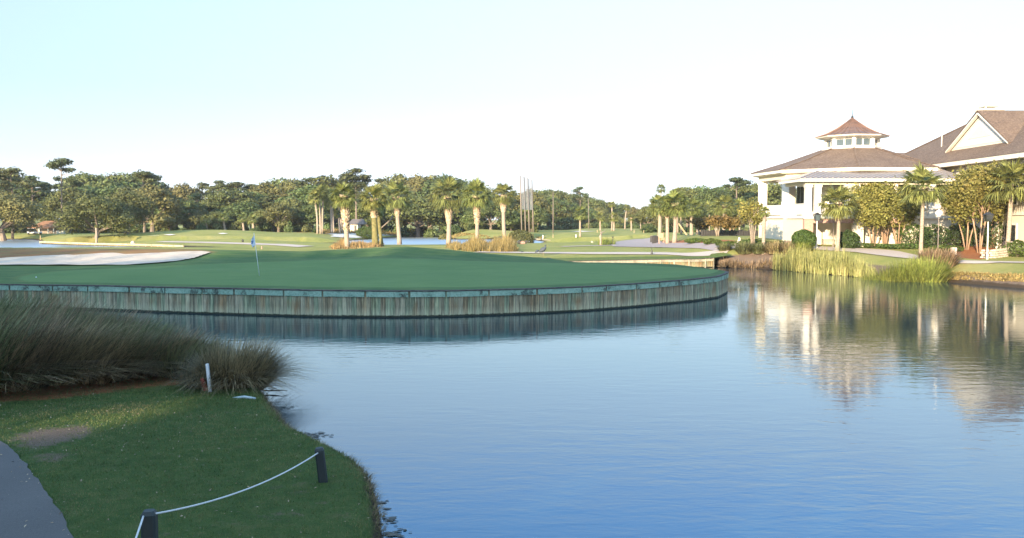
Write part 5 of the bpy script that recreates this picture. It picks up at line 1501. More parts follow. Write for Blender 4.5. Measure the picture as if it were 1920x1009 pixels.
hedge(835, 441, 20, 20, 'oak_olive', 'small drooping shrub at the far bank behind the middle booted palm', 'shrub', depth=180, name='shrub')
hedge(688, 432, 34, 24, 'hedge', 'bushy green shrub beside the small pale house', 'shrub', depth=181, name='shrub')
# dark retaining wall behind the hedge
x, y = XY(1368, 99); mb = MB()
for i in range(24): mb.box(-3.2 + i * .28, -3.2 + i * .28 + .24, -.1, .1, -.1, .62 + .08 * math.sin(i * 1.7))
tag(mb.build('low_wall', 'dark', None, (x, y, hz(x, y))), 'low dark wall behind the rounded hedges left of the pavilion', 'wall')

# ------------------------------------------------------------------ crepe myrtles
def myrtle(px, by, crown_w, cy, ch, label, mat='myrtle', depth=None, N=7000, stems=6, seed=1, bark='myrtle_bark', fork=None, size=.10):
    if depth: x, y = XY(px, depth); z = hz(x, y)
    else: x, y, z = ground(px, by)
    k = y / F; r = random.Random(seed * 13 + int(px)); Wd = crown_w * k / 2; zc = ZAT(cy, y) - z; hh = ch * k / 2
    t = thing('crepe_myrtle', (x, y, z), label, 'crepe myrtle tree')
    lobes = []
    for i in range(14):
        a = r.uniform(0, 6.28); q = math.sqrt(r.random()) * .72
        zz = r.uniform(-.6, .7); sc = math.sqrt(max(.1, 1 - zz * zz * .8))
        rr = r.uniform(.32, .48)
        lobes.append((Wd * q * math.cos(a) * sc, Wd * q * math.sin(a) * .8 * sc, zc + zz * hh * .75, Wd * rr, Wd * rr, hh * rr * 1.1))
    v, f = lobes_cloud(lobes, int(N * 1.5), size, thick=.9, under=.95, lump=.3, jit=1.0)
    link('crown', npmesh('crown', v, f), mat, t)
    for i in range(stems):
        a = i / stems * 6.283 + r.uniform(-.3, .3); L_ = r.choice(lobes); q = .16
        x1, y1 = math.cos(a), math.sin(a); zf = zc - hh * .7
        mb = MB(); p0 = (q * x1 * .6, q * y1 * .6, -.1); p1 = (.45 * x1 * Wd * .3, .45 * y1 * Wd * .3, zf * .5); p2 = (x1 * Wd * .26, y1 * Wd * .26, zf)
        mb.tube([p0, p1, p2], [.062, .048, .032], 7)
        for j in range(3):
            L_ = r.choice(lobes); mb.tube([p2, ((p2[0] + L_[0]) / 2, (p2[1] + L_[1]) / 2, (p2[2] + L_[2]) / 2), L_[:3]], [.032, .022, .008], 5)
        mb.build('stem', bark, t, smooth=True)
myrtle(1638, 458, 100, 384, 96, 'crepe myrtle, leftmost of the three orange-stemmed ones', seed=2, depth=74.0, N=8500)
myrtle(1660, 457, 96, 372, 78, 'crepe myrtle, middle of the three orange-stemmed ones', seed=3, depth=75.2, N=8000)
myrtle(1685, 457, 96, 388, 96, 'crepe myrtle, rightmost of the three orange-stemmed ones', seed=4, depth=74.6, N=8500)
myrtle(1814, 464, 112, 372, 132, 'large crepe myrtle left of the dark lantern, with a full olive crown', seed=5, depth=69.5, N=9500)
myrtle(1838, 463, 104, 362, 128, 'pale-stemmed crepe myrtle just behind the dark lantern post', seed=6, depth=68.0, N=8500, mat='myrtle')
myrtle(1862, 458, 96, 380, 110, 'crepe myrtle with reddish stems between the lantern and the rightmost palm', seed=7, depth=71.0, N=7000)
myrtle(1412, 456, 58, 398, 56, 'small open crepe myrtle standing left of the pavilion wall', seed=8, depth=76.5, N=1000, stems=6, bark='palm_bark')
myrtle(1346, 450, 54, 416, 28, 'reddish crepe myrtle in front of the palms left of the pavilion', 'myrtle_red', seed=9, depth=96, N=2200, stems=5, bark='palm_bark', size=.13)
myrtle(1372, 440, 44, 418, 24, 'reddish-brown crepe myrtle behind the dark low wall', 'myrtle_red', seed=10, depth=104, N=2200, size=.13)
myrtle(1314, 442, 44, 420, 28, 'small sparse crepe myrtle at the left of the reddish one', 'myrtle_red', seed=11, depth=108, N=1200, bark='palm_bark', size=.13)

# ------------------------------------------------------------------ palms
palm(651, 465, 368, 'tall booted palm left of the small house, standing on the straw-coloured grass', 31, 9, 433, 18, -6, seed=1)
palm(704, 463, 374, 'thick vine-covered palm trunk right of the small house', 32, 12, 408, 16, -2, seed=2, mat='vine')
palm(716, 462, 398, 'short leaning companion stem close against the vine-covered palm', 12, 7, None, 8, -6, seed=3, mat='vine', small=True)
palm(749, 458, 370, 'booted palm with an orange neck, right of the vine-covered one', 36, 8, 406, 18, -5, seed=4)
palm(841, 457.5, 367, 'tallest booted palm in the middle of the row, widest boots', 43, 8.5, 420, 20, -1, seed=5)
palm(894, 458, 368, 'booted palm second from the right of the middle row', 35, 7.5, 421, 15, -1, seed=6)
palm(946, 456, 366, 'booted palm with a bare orange stem, rightmost of the middle row', 27, 7.5, 398, 17, -2, seed=7)
TG = 'thin bare-stemmed palms behind the tall booted palm'
for i, (px_, by_, cy_, ln_, cr_, lab) in enumerate([
        (595, 436.5, 372, -5, 17, 'thin palm, leftmost of the bare-stemmed clump'), (601, 436.5, 364, -1, 17, 'thin palm close beside the leftmost bare stem'),
        (604, 436.5, 360, 3, 17, 'thin palm, third bare stem from the left'), (621, 436.5, 376, -2, 18, 'thin palm left of the booted palm, brown-necked'),
        (625, 436.5, 368, -4, 17, 'thin palm leaning left just beside the brown-necked one'), (637, 436.5, 402, -3, 10, 'shortest thin palm of the bare-stemmed clump'),
        (642, 436.5, 372, -9, 18, 'thin palm leaning left nearest to the tall booted palm')]):
    palm(px_, by_, cy_, lab, cr_, 3.6, None, 8, ln_, TG, depth=170 + i * 1.5, small=True, seed=i)
RG = 'palms on the practice fairway'
for i, (px_, cy_, cr_, w_, ln_, dp_, bt, lab) in enumerate([
        (1088, 402, 17, 4.0, 0, 150, None, 'full round-headed palm alone on the left of the practice fairway'), (1126, 407, 12, 3.0, 0, 205, None, 'small palm directly above the broken pale stump'),
        (1147, 384, 8, 2.8, 0, 200, None, 'tall thin palm with a small pale head on the practice fairway'), (1151, 408, 13, 3.4, 0, 196, None, 'short palm close to the right of the tall thin one'),
        (1172, 390, 8, 2.4, 3, 230, None, 'tall thin palm leaning right near the end of the practice fairway'), (1184, 409, 9, 3.0, -1, 200, 416, 'small palm with a thick booted neck, rightmost on the practice fairway'),
        (1202, 412, 7, 2.2, 0, 240, None, 'tiny farthest palm on the practice fairway')]):
    palm(px_, 0, cy_, lab, cr_, w_, bt, 7, ln_, RG, depth=dp_, small=True, seed=i + 3)
PG = 'palms grouped beside the paved court'
for i, (px_, cy_, cr_, w_, ln_, dp_, bt, lab) in enumerate([
        (1236.5, 386, 20, 7, 0, 135, None, 'thick-stemmed palm, leftmost of the group behind the wooden chair'), (1240, 355, 9, 3, -1, 172, None, 'tall palm whose small head rises above the left of the group'),
        (1252, 392, 17, 7, -2, 98, 410, 'second palm from the left in the group on the orange mulch'), (1265, 384, 24, 8, 0, 97, 402, 'largest palm of the group on the orange mulch, with a booted neck'),
        (1271, 360, 8, 3, 0, 168, None, 'tall palm whose small head rises above the right of the group'), (1278, 396, 14, 3.6, -2, 150, None, 'thin palm behind the largest one, beside the slanting prop'),
        (1297, 390, 19, 6.5, 0, 142, None, 'stout palm standing alone right of the slanting prop'), (1307, 404, 10, 4, 0, 150, None, 'small palm close behind the stout lone one'),
        (1313, 398, 13, 5, -1, 146, 408, 'palm right of the stout lone one behind the sparse myrtle'), (1343, 392, 15, 5, 0, 150, 404, 'booted palm above the reddish myrtle'),
        (1358, 386, 19, 6, 0, 138, 398, 'tall palm right above the dark low wall, with a booted neck'), (1386, 388, 15, 3, 0, 140, None, 'thin palm just left of the small open myrtle'),
        (1330, 392, 12, 3, 0, 165, None, 'thin background palm between the sparse and the reddish myrtle')]):
    palm(px_, 0, cy_, lab, cr_ * 1.3, w_, bt, w_ * 1.4, ln_, PG, depth=dp_, small=cr_ < 18, seed=i + 11)
x, y = XY(1290, 140); z = hz(x, y); k = y / F
mb = MB(); mb.tube([(0, 0, 0), (-18 * k, 0, 25 * k)], .13, 7); tag(mb.build('palm_prop', 'woodpost', None, (x, y, z)), 'slanting wooden prop leaning against a thin palm', 'prop')
palm(1433, 454, 398, 'ragged palm with brown hanging fronds in front of the pavilion corner', 13, 7, None, 9, 0, seed=31, skirt=True, depth=74.5, small=True)
palm(1570, 463, 382, 'small palm with spreading fronds in front of the pavilion porch', 40, 7.5, 412, 11, 1, seed=33, depth=71.0, skirt=True)
palm(1729, 471, 352, 'tall bare-stemmed palm right of the three myrtles', 46, 7.0, 378, 13, -1, seed=35, depth=68.0)
palm(1889, 473, 346, 'big-headed palm at the right edge, its bare stem behind the stone wall', 54, 8.5, None, 12, 8, seed=37, depth=66.5)

# dead leaning trunk by the vine palm
x, y, z = ground(714, 461); k = y / F
mb = MB(); mb.tube([(0, 0, 0), (-.5 * k, 0, 33 * k), (10 * k, 0, 42 * k), (19 * k, 0, 50 * k), (22 * k, 0, 57 * k)], [1.6 * k, 1.3 * k, 1.3 * k, 1.3 * k, 1.9 * k], 8)
tag(mb.build('dead_trunk', 'bark', None, (x, y + .5, z), True), 'bent dead trunk reaching right from the foot of the vine-covered palm', 'dead tree')

# ------------------------------------------------------------------ woodland: one tree at a time
OAKS = []
for s in range(6):
    lb, v, f = oak_arrays(40 + s, N=7500, wr=.9 + .12 * (s % 3), size=.0225, low=.12 if s % 2 else .2)
    OAKS.append((npmesh('crown', v, f), limb_mesh(40 + s, lb)))
BIGOAKS = []
for s in range(2):
    lb, v, f = oak_arrays(60 + s, N=15000, wr=1.25, size=.0165, low=.12, nl=16)
    BIGOAKS.append((npmesh('crown', v, f), limb_mesh(60 + s, lb, r0=.04, base=.2)))
PINES = []
for s in range(3):
    lb, v, f = pine_arrays(70 + s)
    PINES.append((npmesh('crown', v, f), pine_trunk(70 + s, lb)))
for k_, (a, b) in enumerate(OAKS + BIGOAKS): a.materials.append(M['oak'] if k_ % 3 else M['oak_olive']); b.materials.append(M['bark'])
for a, b in PINES: a.materials.append(M['pine']); b.materials.append(M['bark'])
def tree(px, Y, ty, kind, idx, label, group=None, w=1.0, name=None, rot=None, cat=None, matover=None):
    x, y = XY(px, Y); z = max(hz(x, y), .2); h = (ZAT(ty, y) - z) * (1.07 if kind == 'oak' else 1.0)
    a, b = {'oak': OAKS, 'big': BIGOAKS, 'pine': PINES}[kind][idx % {'oak': 6, 'big': 2, 'pine': 3}[kind]]
    t = thing(name or {'oak': 'oak_tree', 'big': 'oak_tree', 'pine': 'pine_tree'}[kind], (x, y, z), label, cat or ('pine tree' if kind == 'pine' else 'oak tree'), group, random.uniform(0, 6.28) if rot is None else rot)
    c = link('crown', a, None, t); tr = link('trunk', b, None, t)
    s = (h * w, h * w, h)
    c.scale = s; tr.scale = s
    return t
prof = [(-60, 322), (0, 314), (30, 322), (60, 334), (100, 338), (140, 326), (180, 326), (215, 328), (240, 322), (280, 326), (305, 342), (322, 352), (340, 346), (360, 338), (400, 338), (450, 343),
        (500, 340), (540, 332), (610, 326), (628, 338), (650, 330), (690, 346), (725, 324), (760, 322), (800, 326), (840, 330), (870, 342), (905, 350), (960, 352), (1000, 356), (1040, 356), (1075, 362),
        (1110, 370), (1150, 380), (1185, 388), (1200, 392), (1215, 384), (1235, 370), (1260, 362), (1290, 349), (1320, 352), (1350, 350), (1385, 340), (1420, 342), (1460, 345), (1520, 350)]
def top_at(px): return float(np.interp(px, [p_[0] for p_ in prof], [p_[1] for p_ in prof]))
rw = random.Random(5)
ORD = 'first second third fourth fifth sixth seventh eighth ninth tenth eleventh twelfth thirteenth fourteenth fifteenth sixteenth seventeenth eighteenth nineteenth twentieth'.split()
def nth(i): return ORD[i] if i < 20 else 'twenty-' + ORD[i - 20]
def row(px0, px1, step, Y0, Y1, dtop, group, label, w=1.0, pine=.0):
    px = px0; i = 0; cnt = {'oak': 0, 'pine': 0}
    while px < px1:
        Y = rw.uniform(Y0, Y1); ty = top_at(px) + rw.uniform(*dtop)
        kind = 'pine' if rw.random() < pine else 'oak'
        tree(px, Y, ty, kind, rw.randrange(6), (label if kind == 'oak' else label.replace('oak', 'pine').replace('rounded', 'flat-topped')) + ', ' + nth(cnt[kind]) + ' from left', group if kind == 'oak' else group.replace('oaks', 'pines'), w * rw.uniform(.85, 1.2))
        cnt[kind] += 1; px += step * rw.uniform(.75, 1.3); i += 1
row(-70, 640, 31, 222, 246, (-2, 6), 'oaks at the back of the left wood', 'rounded oak crown on the skyline of the left wood', 1.0, .30)
row(-60, 330, 38, 196, 214, (14, 30), 'oaks in the middle of the left wood', 'rounded oak in mid wood behind the hut', 1.05, .05)
row(330, 640, 34, 196, 214, (12, 30), 'oaks in the middle of the central wood', 'rounded oak in mid wood behind the flag', 1.05, .05)
row(320, 610, 30, 180, 192, (34, 58), 'oaks at the front edge of the central wood', 'low-branched oak at the front edge of the wood behind the flag', 1.2)
row(640, 1010, 31, 222, 245, (0, 7), 'oaks behind the booted palms', 'rounded oak on the skyline behind the booted palms', 1.05, .28)
row(650, 1010, 33, 200, 216, (24, 48), 'oaks low behind the booted palms', 'dark oak low in the wood behind the booted palms', 1.2)
row(1010, 1215, 20, 292, 318, (-1, 4), 'oaks behind the practice fairway', 'rounded distant oak behind the practice fairway', 1.05)
row(1010, 1215, 22, 262, 282, (14, 24), 'oaks in front of the practice fairway wood', 'low distant oak at the practice fairway edge', 1.3)
row(1216, 1470, 26, 196, 225, (-1, 6), 'oaks behind the palm group', 'rounded skyline oak behind the palms by the court', 1.05, .1)
row(1216, 1450, 30, 176, 190, (24, 44), 'oaks low behind the palm group', 'low oak behind the palms by the court', 1.25)

# the trees one can tell apart on the left
tree(118, 186, 297, 'pine', 1, 'tall flat-headed pine rising above the left wood', w=.75, rot=.3)
tree(22, 176, 315, 'pine', 0, 'broad-headed pine at the far left skyline', w=1.2)
tree(668, 192, 316, 'pine', 2, 'tall open pine above the small house behind the booted palms', w=1.1)
tree(5, 170, 352, 'big', 0, 'huge dark spreading oak at the far left edge, hanging over the hut', w=1.25)
tree(62, 205, 330, 'pine', 2, 'wide flat pine crown behind the huge left oak', w=1.1)
tree(178, 148, 362, 'big', 1, 'broad low oak with pale trunks right of the hut', w=1.2)
tree(236, 158, 350, 'big', 0, 'dense oak beside the slim palm on the left fairway', w=1.0)
tree(285, 176, 348, 'oak', 3, 'dark oak on the lawn right of the slim palm', w=1.15)
tree(270, 190, 322, 'pine', 1, 'ragged pale-limbed pine above the left wood', w=1.25)
tree(1087, 268, 350, 'pine', 0, 'lone dark pine top above the practice fairway wood', w=.8)
tree(1380, 185, 333, 'pine', 1, 'flat-topped pine left of the pavilion roof', w=1.1)
palm(241, 442, 379, 'slim palm with a small head on the left fairway', 9, 3, None, 6, -1, depth=160, small=True, seed=51)
palm(110 + 70, 452, 425, 'stub of a pale trunk with a white base under the broad low oak', 4, 4.2, None, 5, -1, depth=140, small=True, seed=52)
for i, (px_, cy_) in enumerate(((457, 410), (475, 412), (388, 413), (422, 408))):
    palm(px_, 0, cy_, ['small palm with a pale stem at the wood edge behind the flag', 'slim dark-stemmed palm just right of the flag at the wood edge', 'small palm in the shade of the central wood', 'low palm with yellow fronds at the front of the central wood'][i], 12, 4.2, None, 6, -3, depth=178, small=True, seed=60 + i)

# undergrowth at the foot of the woods
BUSH = []
for s in range(4):
    v, f = bush_arrays(80 + s, 1500, .10, .8); me = npmesh('foliage', v, f); me.materials.append(M['hedge_dark' if s % 2 else 'oak']); BUSH.append(me)
def shrub(px, Y, hpx, wpx, label, group, i):
    x, y = XY(px, Y); z = hz(x, y) if y < 260 else 1.0; k = y / F
    t = BUSH[i % 4]; o = bpy.data.objects.new('shrub', t); C.objects.link(o); o.location = (x, y, max(z, 0) - .1); o.scale = (wpx * k / 2, wpx * k / 2, hpx * k); o.rotation_euler = (0, 0, rw.uniform(0, 6))
    tag(o, label, 'shrub', group)
i = 0
for a, b, st, Y, hp, lab, g in ((-40, 330, 19, 193, (14, 26), 'dark undergrowth shrub at the foot of the left wood', 'undergrowth of the left wood'),
                           (330, 640, 17, 180, (12, 26), 'dark undergrowth shrub at the foot of the central wood', 'undergrowth of the central wood'),
                           (640, 1010, 18, 205, (16, 32), 'dark rounded undergrowth shrub across the middle pond', 'undergrowth behind the middle pond'),
                           (1010, 1230, 15, 255, (10, 18), 'rounded undergrowth shrub at the end of the practice fairway', 'undergrowth of the practice fairway'),
                           (1216, 1450, 17, 172, (12, 22), 'rounded undergrowth shrub behind the palm group', 'undergrowth behind the palm group')):
    px_ = a; c_ = 0
    while px_ < b:
        shrub(px_, Y + rw.uniform(-3, 6), rw.uniform(*hp), st * rw.uniform(1.3, 2.0), lab + (', ' + nth(c_) + ' from the left' if c_ < 29 else ', at its right end'), g, i); i += 1; c_ += 1
        px_ += st * rw.uniform(.7, 1.2)

# tall trees at the viewer's back that shade the lawn, the water wall and the green
def back_wood():
    vs, fs, n = [], [], 0
    r = random.Random(2)
    spec = []
    for k in range(17):
        spec.append((-118 + k * 6.2, -21 + r.uniform(-2.5, 2.5), r.uniform(22.0, 24.8)))
    for k in range(15):
        spec.append((-112 + k * 6.6, -31 + r.uniform(-2.5, 2.5), r.uniform(24.5, 27.4)))
    for (x, y, h) in spec:
        if x > -25: continue
        _, v, f = oak_arrays(r.randrange(999), N=5200, wr=1.0, size=.028, low=.0)
        a = r.uniform(0, 6.28); c, s = math.cos(a), math.sin(a)
        v = v * h * np.array([.78, .78, 1]); v = np.column_stack([v[:, 0] * c - v[:, 1] * s + x, v[:, 0] * s + v[:, 1] * c + y, v[:, 2] + .3])
        vs.append(v); fs.append(f + n); n += len(v)
    v = np.vstack(vs); f = np.vstack(fs)
    # leaves cut out, shaped so bars of sun reach lawn, green and bunker
    q = v.reshape(-1, 4, 3).mean(1)
    tt = (q[:, 2] - .4) / math.tan(SUN_EL); gx_, gy_ = q[:, 0] + math.sin(SUN_AZ) * tt, q[:, 1] + math.cos(SUN_AZ) * tt
    bar = [P(a_, b_, .4) for a_, b_ in [(-160, 800), (0, 782), (100, 766), (250, 752), (400, 745), (425, 762), (300, 774), (230, 790), (150, 812), (60, 814), (0, 834), (-160, 858)]]
    tt2 = (q[:, 2] - 1.2) / math.tan(SUN_EL); hx_, hy_ = q[:, 0] + math.sin(SUN_AZ) * tt2, q[:, 1] + math.cos(SUN_AZ) * tt2
    b2 = [P(a_, b_, 1.2) for a_, b_ in [(20, 517), (300, 506), (560, 499), (620, 497), (560, 504), (300, 513), (20, 526)]]; tt3 = (q[:, 2] - 1.8) / math.tan(SUN_EL); ix_, iy_ = q[:, 0] + math.sin(SUN_AZ) * tt3, q[:, 1] + math.cos(SUN_AZ) * tt3
    b4 = [P(a_, b_, 1.8) for a_, b_ in [(590, 478), (700, 467), (760, 463), (830, 463.5), (740, 468.5), (640, 479)]]; b5 = [P(a_, b_, 1.8) for a_, b_ in [(700, 476), (830, 467.5), (880, 470), (760, 476)]]; b6 = [P(a_, b_, 1.6) for a_, b_ in [(-200, 480), (0, 480), (240, 474), (400, 469), (385, 482), (240, 499), (0, 500), (-200, 500)]]; b7 = [P(a_, b_, 1.7) for a_, b_ in [(430, 478), (560, 472), (600, 472), (520, 479), (440, 486)]]
    b3 = [P(a_, b_, 1.2) for a_, b_ in [(1190, 508), (1260, 500), (1320, 497), (1326, 501), (1260, 508)]]
    keep = ~(sdist(bar, gx_, gy_) < .38) & ~((np.minimum(sdist(b2, hx_, hy_), sdist(b3, hx_, hy_)) < 0) & (rng.random(len(q)) < .75)) & ~((np.minimum(np.minimum(sdist(b4, ix_, iy_), sdist(b5, ix_, iy_)), np.minimum(sdist(b6, ix_, iy_), sdist(b7, ix_, iy_))) < 0) & (rng.random(len(q)) < .88))
    v = v.reshape(-1, 4, 3)[keep].reshape(-1, 3); f = np.arange(len(v)).reshape(-1, 4)
    tag(link('woodland', npmesh('woodland', v, f), 'oak'), 'evergreen wood standing behind the viewpoint', 'woodland', kind='stuff')
back_wood()

# ------------------------------------------------------------------ tall grasses
def clump(name, x, y, z, W, H, N, mat, label, cat, group, seed, wind=(0, 0), width=.012, spread=1.0, core=.5, ref=None, bend=.55):
    if ref is None:
        v, f = blade_arrays(N, W, H, seed, spread, bend, width, wind, core=core); me = npmesh('blades', v, f); me.materials.append(M[mat])
    else: me = ref
    o = bpy.data.objects.new(name, me); C.objects.link(o); o.location = (x, y, z - .03)
    tag(o, label, cat, group)
    return o, me
GN = 'ornamental grass clumps massed along the near left bank'
GLAB = 'brown-green arching grass clump in the mass along the near left bank'
specs = [  # px, base row, top row, blades, wind, material
    (-60, 752, 545, 2600, .25, 'tallgreen'), (30, 742, 556, 2600, .25, 'tallgrass'), (110, 730, 566, 2600, .28, 'tallgrass'), (185, 726, 590, 2600, .3, 'tallgrass'), (255, 716, 610, 2400, .32, 'tallgrass'),
    (320, 712, 640, 2200, .32, 'tallgrass'), (370, 716, 650, 2000, .30, 'tallgrass'), (408, 735, 662, 1800, .25, 'tallgrass')]
for i, (px_, by_, ty_, n_, wd, mt) in enumerate(specs):
    by_ -= 20
    x, y = P(px_, by_, .38); H = ZAT(ty_, y) - .38
    o, me = clump('grass_clump', x, y, hz(x, y), .95, H * .77, n_, mt, 'arching grass clump in the front row along the near left bank, ' + nth(i) + ' from the left', 'ornamental grass', GN, 100 + i, (wd, .05), .014, 1.05, .7)
back = [(-120, 24, 2.2), (-40, 23.5, 2.15), (20, 24.2, 2.15), (80, 24, 2.0), (130, 23.2, 1.85), (190, 23, 1.7), (245, 22.4, 1.55), (300, 21.8, 1.35), (345, 21.2, 1.2), (60, 21.8, 1.9), (150, 21.3, 1.7), (225, 21, 1.5), (5, 21.5, 2.0), (-60, 21.5, 2.1)]
for i, (px_, Y, H) in enumerate(sorted(back)):
    x, y = XY(px_, Y)
    clump('grass_clump', x, y, max(hz(x, y), .15), .95, H * .70, 2300, 'tallgreen' if i % 3 else 'tallgrass', 'arching grass clump in the back row along the near left bank, ' + nth(i) + ' from the left', 'ornamental grass', GN, 130 + i, (.26, .05), .014, .95, .75)
x, y = XY(440, 19.9)
clump('grass_clump', x, y, hz(x, y), .95, 1.0, 4200, 'tallgrass', 'rightmost arching brown grass clump, right of the white stake at the water edge', 'ornamental grass', None, 160, (.14, .0), .009, 1.05, .75, bend=.8)
x, y = XY(474, 20.0)
clump('grass_clump', x, y, max(hz(x, y), .1), .45, .62, 800, 'tallgrass', 'small drooping grass clump trailing into the water beyond the drain pipe', 'ornamental grass', None, 161, (.18, .0), .010, 1.2, .45, bend=.85)

# grasses on the far right bank
GR = [(1358, 471, 13, 20, 'tallgreen', 'dark green grass tuft at the corner of the paved court'), (1396, 475, 19, 30, 'tallgreen', 'dark green grass tuft left on the far bank'), (1425, 475, 17, 28, 'tallgreen', 'grey-green grass tuft second on the far bank'),
      (1452, 475, 20, 30, 'tallgrass', 'reddish-brown grass tuft in the middle of the far bank'), (1480, 476, 20, 28, 'tallgrass', 'pale plumed grass tuft left of the yellow reeds'), (1505, 474, 18, 26, 'yellowgrass', 'green grass tuft rising behind the yellow reeds')]
for i, (px_, by_, h_, w_, mt, lab) in enumerate(GR):
    x, y, z = ground(px_, by_); k = y / F
    clump('grass_clump', x, y, z, w_ * k / 2, h_ * k * 1.15, 800, mt, lab, 'ornamental grass', None, 200 + i, (.08, 0), .04, .9, .8)
GY_ = [(1632, 521, 38, 'yellow-green grass clump, leftmost of those right of the reeds'), (1655, 522, 42, 'yellow-green grass clump with a dark centre, second right of the reeds'), (1682, 523, 44, 'lush green grass clump below the bent paved path'),
       (1708, 524, 52, 'tallest lush grass clump at the water edge'), (1735, 525, 50, 'lush grass clump in front of the bare-stemmed palm'), (1758, 521, 44, 'dark-topped grass clump, rightmost on the far bank')]
for i, (px_, by_, h_, lab) in enumerate(GY_):
    x, y = P(px_, by_, .15); k = y / F
    y += 1.0; x *= (y / (y - 1.0))
    clump('grass_clump', x, y, hz(x, y), 1.15, h_ * k * (1.12 if i != 5 else .8), 1500, 'yellowgrass' if i != 5 else 'tallgrass', lab, 'ornamental grass', None, 220 + i, (.05, 0), .038, .72, .85)
    x2, y2 = x * 1.02, y + 1.5
def reeds():
    g = np.random.default_rng(9); V, Fc, n = [], [], 0
    pts = [P(1478, 508, 0), P(1500, 510.5, 0), P(1560, 515.5, 0), P(1618, 520.5, 0)]
    ln = resample([P(1455, 506.5, 0)] + pts + [P(1640, 523, 0)], 60)
    for i in range(60):
        for q in range(10):
            c = ln[i] + g.normal(0, .12, 2); off = g.random() * 2.4
            c = c + np.array([.12, .95]) * off - np.array([0, .25])
            h = (1.45 if i > 8 else 1.1) * (.45 + .75 * g.random()) * (1 if i < 44 else 1 - (i - 44) * .04)
            v, f = blade_arrays(5, .14, h, int(g.integers(1e9)), .30, .25, .030, (.02, 0), core=.9, hmin=.6)
            v = v + np.array([c[0], c[1], max(0, hz(c[0], c[1])) - .05 if q % 5 == 0 else -.02 + .18 * off])
            V.append(v); Fc.append(f + n); n += len(v)
    tag(link('reeds', npmesh('reeds', np.vstack(V), np.vstack(Fc)), 'reed'), 'tall yellow-green reeds standing at the far water edge', 'reeds', kind='stuff')
reeds()
# straw-coloured grass round the feet of the booted palms
def tuft_field(name, pts, N, H, mat, label, cat, seed, width=.03, spread=.7, cent=None):
    g = np.random.default_rng(seed); V, Fc, n = [], [], 0
    poly = [ground(a, b)[:2] for a, b in pts]; A = np.array(poly)
    lo, hi = A.min(0), A.max(0); c = 0; xs = []
    while len(xs) < N:
        q = lo + (hi - lo) * g.random((N * 3, 2)); ok = sdist(poly, q[:, 0], q[:, 1]) < 0; xs += list(q[ok])
    xs = np.array(xs[:N]); zz = HGT(xs[:, 0], xs[:, 1]); zz2 = BASE(xs[:, 0], xs[:, 1])
    hs = np.ones(N)
    if cent:
        pp = 960 + F * xs[:, 0] / xs[:, 1]; hs = .22 + sum(a_ * np.exp(-((pp - c_) / w_) ** 2) for c_, w_, a_ in cent)
    for i in range(N):
        v, f = blade_arrays(14, .30, hs[i] * H * (.35 + 1.0 * g.random() ** 2), int(g.integers(1e9)), spread, .5, width, (.05, 0), core=.8, segs=3)
        V.append(v + np.array([xs[i, 0], xs[i, 1], zz[i] - .02])); Fc.append(f + n); n += len(v)
    tag(link(name, npmesh(name, np.vstack(V), np.vstack(Fc)), mat), label, cat, kind='stuff')
tuft_field('straw_grass', [(838, 460), (870, 459), (905, 459), (950, 458), (968, 463), (974, 473), (940, 473.5), (900, 473), (860, 470), (838, 466)], 760, .75, 'strawgrass', 'orange straw grass round the feet of the right booted palms', 'grass', 31, cent=[(852, 10, .8), (893, 17, 1.3), (926, 9, .7), (948, 15, 1.5)])
tuft_field('straw_grass', [(618, 468), (622, 462), (640, 458.5), (700, 458), (720, 459), (715, 463.5), (700, 465), (650, 468)], 420, .75, 'strawgrass', 'yellow straw grass round the feet of the left booted palms', 'grass', 32, cent=[(640, 12, 1.3), (672, 14, .6), (705, 9, .9)])
tuft_field('straw_grass', [(600, 438), (650, 436.8), (760, 437), (830, 438.5), (835, 441), (760, 439.8), (690, 439.6), (610, 439)], 420, .8, 'strawgrass', 'pale rough grass along the far edge of the white bunker', 'grass', 33, .07)
tuft_field('straw_grass', [(800, 441), (852, 441), (900, 440.5), (1000, 441), (1030, 444), (1000, 448), (850, 447), (820, 444.5)], 300, .35, 'strawgrass', 'short dry grass on the mound behind the middle pond', 'grass', 34, .06)
tuft_field('waterside_plants', [(1340, 496), (1380, 492), (1430, 492), (1480, 500), (1478, 505), (1420, 502), (1360, 502)], 150, .5, 'tallgrass', 'low reddish weeds on the shaded bank by the narrow inlet', 'weeds', 35, .02, .9)
tuft_field('waterside_plants', [(1120, 459.8), (1130, 456), (1150, 456), (1156, 460.3)], 50, .7, 'yellowgrass', 'green weeds between the broken stump and the short dark lamp', 'weeds', 36, .03)

tuft_field('bank_grass', [(1745, 516), (1800, 510), (1860, 513), (1925, 516), (1925, 528), (1860, 526), (1800, 524), (1750, 522)], 420, .16, 'strawgrass', 'dry straw-coloured grass fringe along the far right bank', 'grass', 37, .03, 1.1)
